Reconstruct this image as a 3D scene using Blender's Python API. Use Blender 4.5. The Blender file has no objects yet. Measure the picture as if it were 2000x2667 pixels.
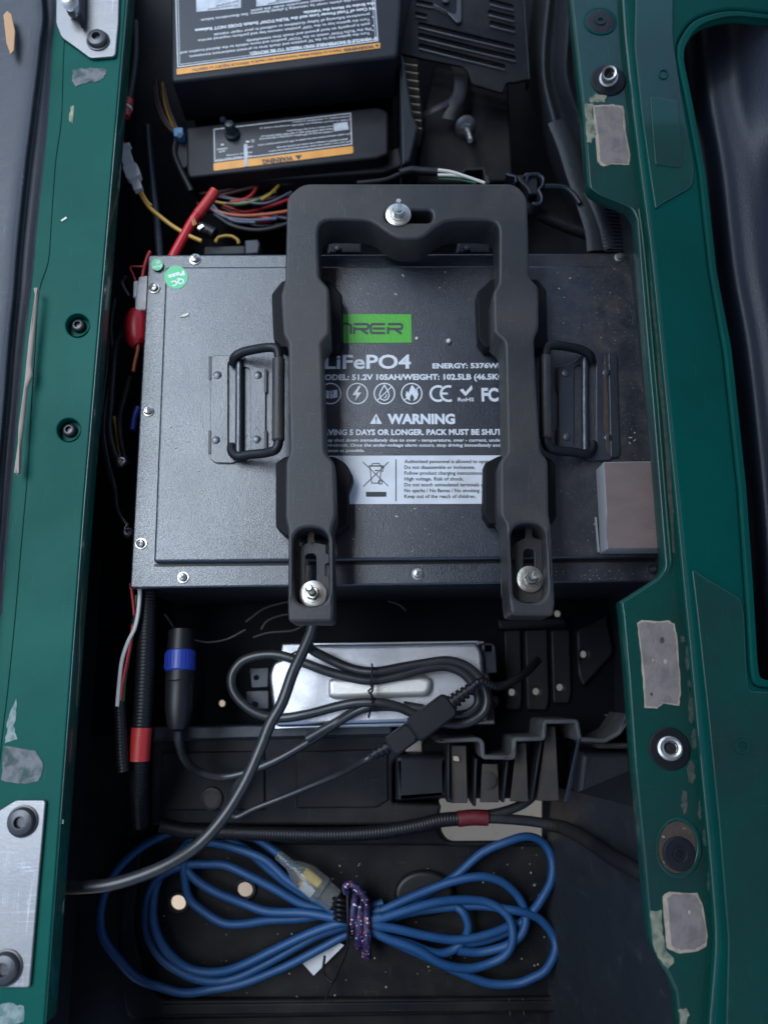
import bpy, bmesh, math, random
from mathutils import Vector, Matrix
random.seed(11)
scene = bpy.context.scene
COL = scene.collection

# ---------------------------------------------------------------- camera, sky, sun, exposure
W_PX, H_PX, F_PX = 2000.0, 2667.0, 2000.0
TILT = math.radians(13.0)
CAM = Vector((0.0, -0.173, 0.75))
cd = bpy.data.cameras.new('camera'); cam = bpy.data.objects.new('camera', cd); COL.objects.link(cam)
cam.location = CAM; cam.rotation_euler = (TILT, 0, 0)
cd.sensor_fit = 'VERTICAL'; cd.sensor_height = 36.0; cd.sensor_width = 27.0
cd.lens = F_PX / H_PX * 36.0
cd.clip_start = 0.02; cd.clip_end = 500
cd.dof.use_dof = True; cd.dof.focus_distance = 0.74; cd.dof.aperture_fstop = 3.2
scene.camera = cam

SUN_EL, SUN_AZ = math.radians(66), math.radians(-52)     # azimuth from +Y, clockwise
world = bpy.data.worlds.new('World'); scene.world = world; world.use_nodes = True
nt = world.node_tree
sky = nt.nodes.new('ShaderNodeTexSky'); sky.sky_type = 'NISHITA'; sky.sun_disc = False
sky.sun_elevation = SUN_EL; sky.sun_rotation = SUN_AZ
sky.air_density = 1.0; sky.dust_density = 1.5; sky.ozone_density = 2.2
bg = nt.nodes['Background']; bg.inputs['Strength'].default_value = 0.085
nt.links.new(sky.outputs[0], bg.inputs['Color'])
sd = bpy.data.lights.new('sun', 'SUN'); sun = bpy.data.objects.new('sun', sd); COL.objects.link(sun)
sd.energy = 1.45; sd.angle = math.radians(46); sd.color = (0.70, 0.85, 1.0)
sdir = Vector((math.sin(SUN_AZ)*math.cos(SUN_EL), math.cos(SUN_AZ)*math.cos(SUN_EL), math.sin(SUN_EL)))
sun.rotation_euler = sdir.to_track_quat('Z', 'Y').to_euler()
scene.view_settings.view_transform = 'Standard'; scene.view_settings.look = 'None'
scene.view_settings.exposure = 1.48; scene.view_settings.gamma = 1.0
scene.view_settings.use_curve_mapping = False

# ---------------------------------------------------------------- measuring helpers
_c, _s = math.cos(TILT), math.sin(TILT)
def P(x, y, z):
    """the point at height z that the survey photograph shows at pixel (x, y)"""
    dx = (x - W_PX/2)/F_PX; dy = (H_PX/2 - y)/F_PX
    d = Vector((dx, dy*_c + _s, dy*_s - _c))
    t = (z - CAM.z)/d.z
    return CAM + d*t
def mpp(x, y, z):
    return (P(x+1, y, z) - P(x, y, z)).length
def cz(s, ox, oy, pts):                      # crop coordinates -> photograph coordinates
    return [(ox + p[0]/s, oy + p[1]/s) + tuple(p[2:]) for p in pts]

# ---------------------------------------------------------------- object helpers
WL = {}
def thing(name, label, cat, px=None, group=None, loc=None, kind=None):
    o = bpy.data.objects.new(name, None); COL.objects.link(o)
    o.empty_display_size = 0.01
    l = P(*px) if px else Vector(loc or (0, 0, 0))
    o.location = l; WL[o.name] = l.copy()
    o['label'] = label; o['category'] = cat
    if group: o['group'] = group
    if kind: o['kind'] = kind
    return o
def tag(o, label, cat, group=None, kind=None):
    o['label'] = label; o['category'] = cat
    if group: o['group'] = group
    if kind: o['kind'] = kind
    return o
def struct(o, label):
    o['kind'] = 'structure'; o['label'] = label
    return o
def link(name, me, m, parent=None, sharp=35, smooth=True):
    """links a mesh given in world coordinates as one object with its own origin"""
    if len(me.vertices):
        lo = Vector((1e9,)*3); hi = Vector((-1e9,)*3)
        for v in me.vertices:
            for k in range(3):
                lo[k] = min(lo[k], v.co[k]); hi[k] = max(hi[k], v.co[k])
        c = (lo+hi)/2
    else: c = Vector((0, 0, 0))
    me.transform(Matrix.Translation(-c))
    me.name = name
    o = bpy.data.objects.new(name, me); COL.objects.link(o)
    if m is not None:
        me.materials.clear()
        for mm in (m if isinstance(m, (list, tuple)) else [m]): me.materials.append(mm)
    if smooth:
        me.polygons.foreach_set('use_smooth', [True]*len(me.polygons))
        me.set_sharp_from_angle(angle=math.radians(sharp))
    if parent is not None:
        o.parent = parent; o.location = c - WL[parent.name]
    else: o.location = c
    WL[o.name] = c.copy()
    return o
def dup(o, delta, parent=None, top=True):
    """copy of a thing or part with all its parts, moved by delta"""
    c = o.copy(); COL.objects.link(c)
    if parent is not None: c.parent = parent
    if top: c.location = o.location + Vector(delta)
    WL[c.name] = WL[o.name] + Vector(delta)
    for ch in list(o.children):
        dup(ch, delta, c, False)
    return c

class MB:
    def __init__(self): self.v = []; self.f = []; self.m = []
    def add(self, vs, fs, mi=0):
        n = len(self.v); self.v += [tuple(v) for v in vs]
        self.f += [tuple(i+n for i in f) for f in fs]; self.m += [mi]*len(fs)
        return self
    def mesh(self):
        me = bpy.data.meshes.new('mesh'); me.from_pydata(self.v, [], self.f)
        me.polygons.foreach_set('material_index', self.m); me.update()
        return me
    def build(self, name, m, parent=None, sharp=35, smooth=True):
        return link(name, self.mesh(), m, parent, sharp, smooth)

def rnd(loop, r, n=4):
    """rounds the corners of a loop; a third number in a point is its own radius"""
    out = []; L = len(loop)
    for i in range(L):
        p = Vector(loop[i][:2]); a = Vector(loop[i-1][:2]); b = Vector(loop[(i+1) % L][:2])
        rr = loop[i][2] if len(loop[i]) > 2 else r
        u = a-p; w = b-p
        if u.length < 1e-9 or w.length < 1e-9: continue
        d = min(rr, u.length*.48, w.length*.48)
        if d <= 1e-9: out.append(tuple(p)); continue
        s = p + u.normalized()*d; e = p + w.normalized()*d
        for k in range(n+1):
            t = k/n
            q = s*(1-t)**2 + p*2*t*(1-t) + e*t*t
            out.append(tuple(q))
    return out
def circ(x, y, r, n=20, ry=None, ph=0):
    ry = ry or r
    return [(x + r*math.cos(2*math.pi*k/n+ph), y + ry*math.sin(2*math.pi*k/n+ph)) for k in range(n)]
def rect(x0, y0, x1, y1): return [(x0, y0), (x1, y0), (x1, y1), (x0, y1)]
def wob(loop, amp, n=3, seed=0):
    """ragged outline"""
    rg = random.Random(seed); out = []
    for i in range(len(loop)):
        a = Vector(loop[i][:2]); b = Vector(loop[(i+1) % len(loop)][:2])
        for k in range(n):
            p = a.lerp(b, k/n)
            out.append((p.x + rg.uniform(-amp, amp), p.y + rg.uniform(-amp, amp)))
    return out

def plate_mesh(loops, ztop, thick, bevel, res=2):
    """a plate with holes; loops in world metres, first the outline"""
    cu = bpy.data.curves.new('tmp', 'CURVE'); cu.dimensions = '2D'; cu.fill_mode = 'BOTH'
    b = min(bevel, thick/2*.98)
    cu.bevel_depth = b; cu.bevel_resolution = res; cu.offset = -b
    cu.extrude = max(thick/2 - b, 0)
    for lp in loops:
        sp = cu.splines.new('POLY'); sp.points.add(len(lp)-1)
        for p, q in zip(sp.points, lp): p.co = (q[0], q[1], 0, 1)
        sp.use_cyclic_u = True
    ob = bpy.data.objects.new('tmp', cu)
    me = bpy.data.meshes.new_from_object(ob)
    bpy.data.objects.remove(ob); bpy.data.curves.remove(cu)
    me.transform(Matrix.Translation((0, 0, ztop - thick/2)))
    return me
def w2(loop, z): return [tuple(P(p[0], p[1], z)[:2]) for p in loop]
def plate(name, loop, ztop, thick, bevel, m, parent=None, holes=(), res=2, sharp=35):
    me = plate_mesh([w2(loop, ztop)] + [w2(h, ztop) for h in holes], ztop, thick, bevel, res)
    return link(name, me, m, parent, sharp)
def ribbon(name, path, width, ztop, thick, bevel, m, parent=None):
    """upright wall along an open path (pixels), width in pixels"""
    L = []; R = []; n = len(path)
    for i in range(n):
        p = Vector(path[i][:2])
        d = Vector((0, 0))
        if i > 0: d += (p - Vector(path[i-1][:2])).normalized()
        if i < n-1: d += (Vector(path[i+1][:2]) - p).normalized()
        d.normalize(); nrm = Vector((-d.y, d.x))
        k = 1.0
        if 0 < i < n-1:
            d1 = (p - Vector(path[i-1][:2])).normalized()
            k = 1/max(.5, abs(d1.x*d.x + d1.y*d.y))
        L.append(tuple(p + nrm*width/2*k)); R.append(tuple(p - nrm*width/2*k))
    return plate(name, L + R[::-1], ztop, thick, bevel, m, parent)

def catmull(pts, n=8, closed=False):
    out = []; L = len(pts)
    rng = range(L) if closed else range(L-1)
    for i in rng:
        if closed: p0, p1, p2, p3 = pts[i-1], pts[i], pts[(i+1) % L], pts[(i+2) % L]
        else:
            p1, p2 = pts[i], pts[i+1]
            p0 = pts[i-1] if i > 0 else p1*2-p2
            p3 = pts[i+2] if i+2 < L else p2*2-p1
        for k in range(n):
            t = k/n
            out.append(0.5*((2*p1) + (p2-p0)*t + (2*p0-5*p1+4*p2-p3)*t*t + (3*p1-p0-3*p2+p3)*t**3))
    if not closed: out.append(pts[-1])
    return out
def resample(pts, step):
    out = [pts[0]]; acc = 0
    for i in range(1, len(pts)):
        a, b = pts[i-1], pts[i]; l = (b-a).length
        while l > 1e-12 and acc + l >= step:
            t = (step-acc)/l; a = a.lerp(b, t); out.append(a); l = (b-a).length; acc = 0
        acc += l
    if (out[-1]-pts[-1]).length > step*.2: out.append(pts[-1])
    return out
def sweep(mb, pts, r, seg=10, step=None, closed=False, smooth=True, n=8, corr=0, pitch=.003, flat=None, mi=0):
    """round cord along world points; corr gives a corrugated hose; flat=(w,h) a strap"""
    pts = [Vector(p) for p in pts]
    if smooth: pts = catmull(pts, n, closed)
    if corr: pts = resample(pts, pitch/4)
    elif step: pts = resample(pts, step)
    N = len(pts); T = []
    for i in range(N):
        a = pts[i-1] if (i > 0 or closed) else pts[i]
        b = pts[(i+1) % N] if (i < N-1 or closed) else pts[i]
        d = b-a
        T.append(d.normalized() if d.length > 1e-12 else Vector((0, 1, 0)))
    up = Vector((0, 0, 1)) if abs(T[0].z) < .9 else Vector((0, 1, 0))
    nrm = (up - T[0]*up.dot(T[0])).normalized()
    vs = []; prev = T[0]
    for i in range(N):
        q = prev.rotation_difference(T[i]); nrm = (q @ nrm); nrm = (nrm - T[i]*nrm.dot(T[i])).normalized()
        prev = T[i]; bn = T[i].cross(nrm)
        rr = r(i/(N-1)) if callable(r) else r
        if corr: rr *= 1 + corr*(1 if i % 4 < 2 else -1)
        for k in range(seg):
            a = 2*math.pi*k/seg
            if flat: vs.append(pts[i] + bn*math.cos(a)*flat[0] + nrm*math.sin(a)*flat[1])
            else: vs.append(pts[i] + nrm*math.cos(a)*rr + bn*math.sin(a)*rr)
    fs = []
    M = N if closed else N-1
    for i in range(M):
        j = (i+1) % N
        for k in range(seg):
            l = (k+1) % seg
            fs.append((i*seg+k, i*seg+l, j*seg+l, j*seg+k))
    if not closed:
        fs.append(tuple(range(seg))[::-1]); fs.append(tuple((N-1)*seg+k for k in range(seg)))
    mb.add(vs, fs, mi)
    return mb
def pp(path, z):
    """pixel path -> world points; z a number or a third value per point"""
    return [P(p[0], p[1], p[2] if len(p) > 2 else z) for p in path]
def cord(name, path, z, rpx, m, parent=None, **k):
    r = rpx*mpp(path[0][0], path[0][1], path[0][2] if len(path[0]) > 2 else z)
    mb = MB(); sweep(mb, pp(path, z), r, **k)
    return mb.build(name, m, parent, sharp=60)
def lathe(mb, prof, o, axis=(0, 0, 1), seg=24, mi=0, sx=1.0, cap=True):
    """turned shape: profile of (radius, height) about an axis from point o"""
    ax = Vector(axis).normalized()
    u = ax.orthogonal().normalized() if abs(ax.z) < .999 else Vector((1, 0, 0))
    w = ax.cross(u); o = Vector(o)
    vs = []; fs = []
    for (r, h) in prof:
        for k in range(seg):
            a = 2*math.pi*k/seg
            vs.append(o + ax*h + u*math.cos(a)*r*sx + w*math.sin(a)*r)
    for i in range(len(prof)-1):
        for k in range(seg):
            l = (k+1) % seg
            fs.append((i*seg+k, i*seg+l, (i+1)*seg+l, (i+1)*seg+k))
    if cap and prof[0][0] > 1e-6: fs.append(tuple(range(seg))[::-1])
    if prof[-1][0] > 1e-6: fs.append(tuple((len(prof)-1)*seg+k for k in range(seg)))
    mb.add(vs, fs, mi)
    return mb
def obox(mb, o, ux, uy, sx, sy, sz, mi=0, ch=0.0):
    """box centred on o along axes ux, uy with chamfered upright edges"""
    ux = Vector(ux).normalized(); uy = Vector(uy); uy = (uy - ux*uy.dot(ux)).normalized(); uz = ux.cross(uy)
    c = min(ch, sx*.4, sy*.4)
    if c > 0:
        pr = [(-sx+c, -sy), (sx-c, -sy), (sx, -sy+c), (sx, sy-c), (sx-c, sy), (-sx+c, sy), (-sx, sy-c), (-sx, -sy+c)]
    else: pr = [(-sx, -sy), (sx, -sy), (sx, sy), (-sx, sy)]
    n = len(pr); vs = []
    lay = [(-sz, 1.0), (sz-c*.7, 1.0), (sz, None)] if c > 0 else [(-sz, 1.0), (sz, 1.0)]
    for (h, k) in lay:
        for (x, y) in pr:
            if k is None:
                x = x - math.copysign(c*.7, x); y = y - math.copysign(c*.7, y)
            vs.append(Vector(o) + ux*x + uy*y + uz*h)
    fs = [tuple(range(n))[::-1]]
    for i in range(len(lay)-1):
        for k in range(n):
            l = (k+1) % n
            fs.append((i*n+k, i*n+l, (i+1)*n+l, (i+1)*n+k))
    fs.append(tuple((len(lay)-1)*n+k for k in range(n)))
    mb.add(vs, fs, mi)
    return mb
def loft(name, rows, m, parent=None, n=5):
    """smooth sheet through rows of (x, y, z) pixel points"""
    R = [catmull(pp(r, 0), n) for r in rows]
    Ccols = list(zip(*R))
    Cc = [catmull(list(c), n) for c in Ccols]
    a = len(Cc); b = len(Cc[0]); vs = []; fs = []
    for c in Cc: vs += c
    for i in range(a-1):
        for j in range(b-1):
            fs.append((i*b+j, i*b+j+1, (i+1)*b+j+1, (i+1)*b+j))
    mb = MB(); mb.add(vs, fs)
    return mb.build(name, m, parent, sharp=80)

# print on surfaces -------------------------------------------------------------
_tc = {}
def _glyphs(body, bold):
    k = (body, bold)
    if k not in _tc:
        cu = bpy.data.curves.new('tmp', 'FONT'); cu.body = body; cu.size = 1.0; cu.offset = bold
        cu.resolution_u = 3 if len(body) < 12 else 2
        ob = bpy.data.objects.new('tmp', cu); me = bpy.data.meshes.new_from_object(ob)
        vs = [v.co.copy() for v in me.vertices]; fs = [tuple(p.vertices) for p in me.polygons]
        bpy.data.objects.remove(ob); bpy.data.curves.remove(cu); bpy.data.meshes.remove(me)
        _tc[k] = (vs, fs)
    return _tc[k]
_H = None
def letter(mb, body, x0, y0, x1, y1, cap, z, bold=0.0, mi=0, shear=0.0):
    """one line of lettering from pixel (x0,y0) to (x1,y1) along its baseline, cap height in pixels"""
    global _H
    if _H is None: _H = max(v.y for v in _glyphs('H', 0.0)[0])
    vs, fs = _glyphs(body, bold*1.35)
    if not vs: return
    lo = min(v.x for v in vs); hi = max(v.x for v in vs)
    A = P(x0, y0, z); B = P(x1, y1, z); ux = (B-A); w = ux.length; ux.normalize()
    uy = Vector((0, 0, 1)).cross(ux)
    s = cap*mpp(x0, y0, z)/_H
    out = [A + ux*((v.x-lo)/(hi-lo)*w + v.y*s*shear) + uy*v.y*s for v in vs]
    mb.add(out, fs, mi)
_zs = [0]
def stroke(mb, path, width, z, closed=False, mi=0):
    """flat printed line in pixels"""
    _zs[0] = (_zs[0]+1) % 9; z = z + _zs[0]*.00002
    n = len(path); vs = []
    for i in range(n):
        p = Vector(path[i]); d = Vector((0, 0)); d1 = None
        if i > 0 or closed: d1 = (p - Vector(path[i-1])).normalized(); d += d1
        if i < n-1 or closed:
            d2 = (Vector(path[(i+1) % n]) - p).normalized(); d += d2; d1 = d1 or d2
        d.normalize(); nr = Vector((-d.y, d.x)); k = 1/max(.45, abs(d1.dot(d)))
        for s in (1, -1):
            q = p + nr*s*width/2*k
            vs.append(P(q.x, q.y, z))
    fs = []
    for i in range(n if closed else n-1):
        j = (i+1) % n
        fs.append((2*i, 2*j, 2*j+1, 2*i+1))
    mb.add(vs, fs, mi)
def patch(mb, loop, z, mi=0):
    mb.add([P(p[0], p[1], z) for p in loop], [tuple(range(len(loop)))], mi)

# ---------------------------------------------------------------- materials
def mat(name, col, rough=.5, metal=0.0, bump=0.0, bscale=400., var=None, vscale=25., vlo=.4, vhi=.65,
        rvar=0.0, specks=None, sscale=600., sthr=.7, coat=0.0, crough=.12, spec=.5, bump2=0.0, b2scale=60., aniso=None, scr=None, dustx=None):
    m = bpy.data.materials.new(name); m.use_nodes = True
    nt = m.node_tree; N = nt.nodes; L = nt.links
    b = N['Principled BSDF']
    b.inputs['Base Color'].default_value = (*col, 1); b.inputs['Roughness'].default_value = rough
    b.inputs['Metallic'].default_value = metal
    b.inputs['Specular IOR Level'].default_value = spec
    b.inputs['Coat Weight'].default_value = coat; b.inputs['Coat Roughness'].default_value = crough
    tc = N.new('ShaderNodeTexCoord'); co = tc.outputs['Object']
    if aniso:
        mp = N.new('ShaderNodeMapping'); mp.inputs['Scale'].default_value = aniso; L.new(co, mp.inputs[0]); co = mp.outputs[0]
    def noise(sc, det=3, dist=0.0, rg=.55):
        n = N.new('ShaderNodeTexNoise'); n.inputs['Scale'].default_value = sc; n.inputs['Detail'].default_value = det
        n.inputs['Distortion'].default_value = dist; n.inputs['Roughness'].default_value = rg
        L.new(co, n.inputs['Vector']); return n.outputs['Fac']
    def ramp(src, a, c):
        r = N.new('ShaderNodeMapRange'); r.inputs['From Min'].default_value = a; r.inputs['From Max'].default_value = c
        r.clamp = True; L.new(src, r.inputs['Value']); return r.outputs['Result']
    cur = None
    if var is not None:
        mx = N.new('ShaderNodeMix'); mx.data_type = 'RGBA'
        mx.inputs['A'].default_value = (*col, 1); mx.inputs['B'].default_value = (*var, 1)
        f = ramp(noise(vscale, 5, .4), vlo, vhi); L.new(f, mx.inputs['Factor'])
        cur = mx.outputs['Result']
        if rvar:
            r = N.new('ShaderNodeMapRange'); r.inputs['To Min'].default_value = rough; r.inputs['To Max'].default_value = min(1, max(.02, rough+rvar))
            L.new(f, r.inputs['Value']); L.new(r.outputs['Result'], b.inputs['Roughness'])
    if specks is not None:
        mx = N.new('ShaderNodeMix'); mx.data_type = 'RGBA'
        if cur is None: mx.inputs['A'].default_value = (*col, 1)
        else: L.new(cur, mx.inputs['A'])
        mx.inputs['B'].default_value = (*specks, 1)
        L.new(ramp(noise(sscale, 2, 0, .5), sthr, sthr+.06), mx.inputs['Factor']); cur = mx.outputs['Result']
    def over(colr, fac):
        nonlocal cur
        mx = N.new('ShaderNodeMix'); mx.data_type = 'RGBA'
        if cur is None: mx.inputs['A'].default_value = (*col, 1)
        else: L.new(cur, mx.inputs['A'])
        mx.inputs['B'].default_value = (*colr, 1); L.new(fac, mx.inputs['Factor']); cur = mx.outputs['Result']
    def mul(a, bb):
        n = N.new('ShaderNodeMath'); n.operation = 'MULTIPLY'; L.new(a, n.inputs[0])
        if isinstance(bb, float): n.inputs[1].default_value = bb
        else: L.new(bb, n.inputs[1])
        return n.outputs[0]
    if scr is not None:                              # fine scratches in two directions, in patches
        for (sv, th) in ((scr[1], scr[2]), (scr[1][1::-1] + (1,), scr[2]+.02)):
            mp = N.new('ShaderNodeMapping'); mp.inputs['Scale'].default_value = (sv[0], sv[1], 1); mp.inputs['Rotation'].default_value = (0, 0, .5)
            L.new(tc.outputs['Object'], mp.inputs[0])
            n = N.new('ShaderNodeTexNoise'); n.inputs['Scale'].default_value = 1.0; n.inputs['Detail'].default_value = 2
            L.new(mp.outputs[0], n.inputs['Vector'])
            over(scr[0], mul(mul(ramp(n.outputs['Fac'], th, th+.05), ramp(noise(40., 3), .45, .65)), scr[3]))
    if dustx is not None:                            # settled dust on one end
        sx_ = N.new('ShaderNodeSeparateXYZ'); L.new(tc.outputs['Object'], sx_.inputs[0])
        g_ = ramp(sx_.outputs['X'], dustx[0], dustx[1])
        over(dustx[2], mul(mul(g_, ramp(noise(dustx[4], 6, .5, .7), .40, .72)), dustx[3]))
        over((.20, .17, .13), mul(mul(g_, ramp(noise(420., 2), .66, .72)), .8))
    if cur is not None: L.new(cur, b.inputs['Base Color'])
    last = None
    if bump:
        bp = N.new('ShaderNodeBump'); bp.inputs['Strength'].default_value = bump; bp.inputs['Distance'].default_value = .001
        L.new(noise(bscale, 2, .6), bp.inputs['Height']); last = bp.outputs['Normal']
    if bump2:
        bp = N.new('ShaderNodeBump'); bp.inputs['Strength'].default_value = bump2; bp.inputs['Distance'].default_value = .004
        L.new(noise(b2scale, 3, .3), bp.inputs['Height'])
        if last is not None: L.new(last, bp.inputs['Normal'])
        last = bp.outputs['Normal']
    if last is not None:
        L.new(last, b.inputs['Normal'])
        if crough > .2: L.new(last, b.inputs['Coat Normal'])
    return m
M = {}
M['lid'] = mat('textured_lid_paint', (.0050, .0105, .021), .30, bump=.38, bscale=820, var=(.008, .0130, .023), vscale=9, rvar=.10, bump2=.05, b2scale=22, spec=.8, coat=.65, crough=.26, dustx=(.10, .20, (.060, .052, .045), .95, 45.), scr=((.09, .09, .09), (900., 40.), .66, .35))
M['case'] = mat('case_paint', (.018, .019, .022), .45, bump=.25, bscale=350)
M['bracket'] = mat('bracket_plastic', (.017, .0165, .0175), .50, bump=.22, bscale=700, var=(.044, .036, .030), vscale=10, rvar=.12, scr=((.10, .095, .09), (700., 45.), .63, .45))
M['black'] = mat('black_plastic', (.006, .007, .010), .5, bump=.15, bscale=500, var=(.012, .012, .014), vscale=18, spec=.3)
M['blackd'] = mat('dusty_black_plastic', (.0042, .0050, .0072), .56, spec=.15, bump=.2, bscale=420, var=(.016, .0145, .0135), vscale=13, specks=(.09, .075, .06), sscale=330, sthr=.765, scr=((.05, .048, .045), (500., 30.), .64, .5))
M['rim'] = mat('dusty_grey_rim', (.050, .050, .052), .6, bump=.3, bscale=300, var=(.085, .08, .075), vscale=40, specks=(.16, .14, .12), sscale=300, sthr=.72)
M['finger'] = mat('dusty_brown_finger', (.062, .048, .038), .65, spec=.3, bump=.25, bscale=300, var=(.045, .038, .034), vscale=30)
M['padshade'] = mat('shaded_pad', (.005, .005, .006), .62, spec=.18, bump=.2, bscale=500)  # pad colour darkened to paint in the shade on the steep flanks
M['alubar'] = mat('pale_cast_bar', (.78, .75, .70), .42, metal=.75, bump=.2, bscale=600)
M['greengloss'] = mat('glossy_green_edge', (.002, .060, .045), .14, coat=1.0, crough=.05, bump=.05, bscale=500)
M['resid2'] = mat('grimy_grey_residue', (.115, .115, .118), .7, bump=.9, bscale=160, var=(.020, .045, .042), vscale=75, vlo=.44, vhi=.60)
M['floorshade'] = mat('floor_shade_black', (.0022, .0032, .0055), .6, spec=.10, bump=.2, bscale=200)
M['brown'] = mat('dusty_brown_plastic', (.030, .025, .022), .65, spec=.3, bump=.25, bscale=300, var=(.05, .041, .034), vscale=20)
M['wall'] = mat('bay_wall_plastic', (.012, .014, .017), .55, spec=.4, bump=.35, bscale=180, bump2=.25, b2scale=30, var=(.018, .020, .022), vscale=26, vlo=.5, vhi=.75, specks=(.07, .08, .08), sscale=170, sthr=.755, scr=((.045, .05, .055), (300., 60.), .62, .4))
M['rubber'] = mat('black_rubber', (.006, .006, .007), .46, spec=.35, bump=.1, bscale=600)
M['cable'] = mat('cable_sheath', (.016, .017, .019), .36, bump=.08, bscale=500, var=(.028, .027, .026), vscale=40)
M['green'] = mat('green_paint', (.001, .070, .052), .38, spec=.07, coat=0, scr=((.03, .13, .11), (800., 25.), .66, .4), bump=.03, bscale=900, var=(.002, .056, .043), vscale=6, rvar=.08, bump2=.02, b2scale=14)
M['greend'] = mat('dull_green_paint', (.001, .056, .040), .32, spec=.2, coat=.6, crough=.05, scr=((.05, .11, .09), (800., 25.), .64, .45), bump=.03, bscale=900, var=(.007, .034, .029), vscale=8, rvar=.16, bump2=.03, b2scale=14, specks=(.05, .09, .075), sscale=300, sthr=.74)
M['zinc'] = mat('zinc_plate', (.66, .64, .59), .28, metal=1.0, bump=.1, bscale=500, var=(.42, .40, .36), vscale=120, rvar=.2)
M['steel'] = mat('grey_steel_plate', (.185, .185, .19), .36, metal=.9, bump=.08, bscale=400, var=(.22, .215, .21), vscale=14, rvar=.1, scr=((.45, .45, .45), (1200., 20.), .60, .5))
M['dsteel'] = mat('dark_steel', (.06, .06, .065), .4, metal=.7, bump=.1, bscale=500)
M['alu'] = mat('cast_aluminium', (.60, .61, .64), .34, metal=1.0, bump=.25, bscale=600, var=(.47, .47, .49), vscale=28, rvar=.12)
M['alued'] = mat('bright_aluminium_edge', (.8, .81, .82), .28, metal=.8)
M['white'] = mat('white_print', (.68, .69, .70), .5)
M['dimwhite'] = mat('aged_white_print', (.62, .63, .63), .55)
M['label'] = mat('white_label', (.70, .71, .72), .42, var=(.60, .60, .59), vscale=30, bump=.03, bscale=300)
M['ink'] = mat('dark_ink', (.03, .032, .038), .5)
M['greyink'] = mat('grey_ink', (.05, .055, .055), .5)
M['lgreen'] = mat('logo_green', (.085, .40, .045), .42, bump=.3, bscale=330)
M['sgreen'] = mat('sticker_green', (.02, .40, .13), .38)
M['orange'] = mat('warning_orange', (.72, .31, .045), .45, var=(.60, .25, .04), vscale=40)
M['lblack'] = mat('label_black', (.010, .012, .017), .38)
M['pic'] = mat('label_picture_grey', (.50, .52, .54), .5, var=(.34, .36, .38), vscale=60)
M['red'] = mat('red_rubber', (.42, .010, .018), .38, bump=.05)
M['redtape'] = mat('red_tape', (.40, .022, .018), .45, bump=.5, bscale=160, aniso=(.3, 2.5, 1))
M['dredtape'] = mat('dark_red_tape', (.11, .008, .012), .5, bump=.4, bscale=160)
M['ywire'] = mat('yellow_wire', (.36, .20, .02), .4)
M['owire'] = mat('orange_wire', (.30, .06, .02), .4)
M['rwire'] = mat('red_wire', (.38, .015, .02), .4)
M['wwire'] = mat('white_wire', (.66, .63, .56), .4)
M['gwire'] = mat('green_wire', (.02, .09, .035), .4)
M['bwire'] = mat('slate_wire', (.05, .06, .10), .4)
M['brwire'] = mat('brown_wire', (.06, .026, .018), .45)
M['nylon'] = mat('white_nylon', (.56, .53, .50), .45, var=(.42, .39, .36), vscale=60)
M['bluepl'] = mat('blue_plastic', (.010, .032, .24), .42, bump=.1, bscale=500)
M['bluefuse'] = mat('pale_blue_plastic', (.035, .16, .34), .4)
M['bcord'] = mat('blue_cord_jacket', (.008, .055, .155), .50, spec=.4, bump=.15, bscale=450, var=(.014, .064, .165), vscale=30, scr=((.05, .12, .25), (400., 60.), .62, .4))
M['foamt'] = mat('brown_foam', (.200, .138, .116), .85, bump=.55, bscale=500, var=(.165, .115, .097), vscale=50, aniso=(.35, 1, 1))
M['foams'] = mat('grey_foam_side', (.33, .325, .32), .8, bump=.35, bscale=400)
M['resid'] = mat('adhesive_residue', (.250, .198, .165), .72, bump=.9, bscale=140, var=(.180, .146, .124), vscale=60, vlo=.42, vhi=.62, specks=(.40, .34, .26), sscale=110, sthr=.765)
M['beige'] = mat('beige_primer', (.48, .37, .26), .75, bump=.4, bscale=300, var=(.33, .26, .19), vscale=120)
M['chip'] = mat('chipped_paint', (.30, .275, .175), .75, bump=.6, bscale=260, var=(.055, .10, .065), vscale=95, vlo=.40, vhi=.68)
M['scuff'] = mat('scuffed_paint', (.17, .21, .20), .6, bump=.5, bscale=240, var=(.06, .12, .11), vscale=130, vlo=.42, vhi=.6)
M['vinyl'] = mat('black_vinyl', (.009, .014, .026), .44, spec=.6, bump=.35, bscale=520)
M['panel'] = mat('grey_moulded_panel', (.012, .016, .024), .40, spec=.4, scr=((.07, .08, .09), (300., 18.), .62, .5), bump=.12, bscale=300, var=(.018, .022, .030), vscale=9, rvar=.1, bump2=.2, b2scale=16)
M['wood'] = mat('tan_sliver', (.38, .21, .10), .7, bump=.2)
M['cream'] = mat('cream_foam', (.24, .19, .155), .7, bump=.2)
M['rust'] = mat('rust', (.085, .048, .028), .85, bump=.8, bscale=240, var=(.050, .040, .032), vscale=90, specks=(.40, .33, .24), sscale=210, sthr=.66)
M['concrete'] = mat('concrete_ground', (.84, .56, .34), .9, bump=.4, bscale=60, var=(.74, .50, .31), vscale=5, vlo=.3, vhi=.7, specks=(.26, .22, .18), sscale=120, sthr=.68)
M['gold'] = mat('brass_contact', (.72, .47, .10), .25, metal=1.0)
M['paper'] = mat('white_paper', (.52, .52, .53), .7)
M['bits'] = mat('dry_leaf_crumb', (.42, .38, .26), .8)
M['fluff'] = mat('pale_crumb', (.62, .58, .50), .8)
M['dirt'] = mat('dirt_film', (.040, .050, .040), .8, bump=.5, bscale=300, var=(.085, .085, .06), vscale=140)
M['brass'] = mat('dusty_fin_edge', (.30, .25, .18), .5, metal=.4)
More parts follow.
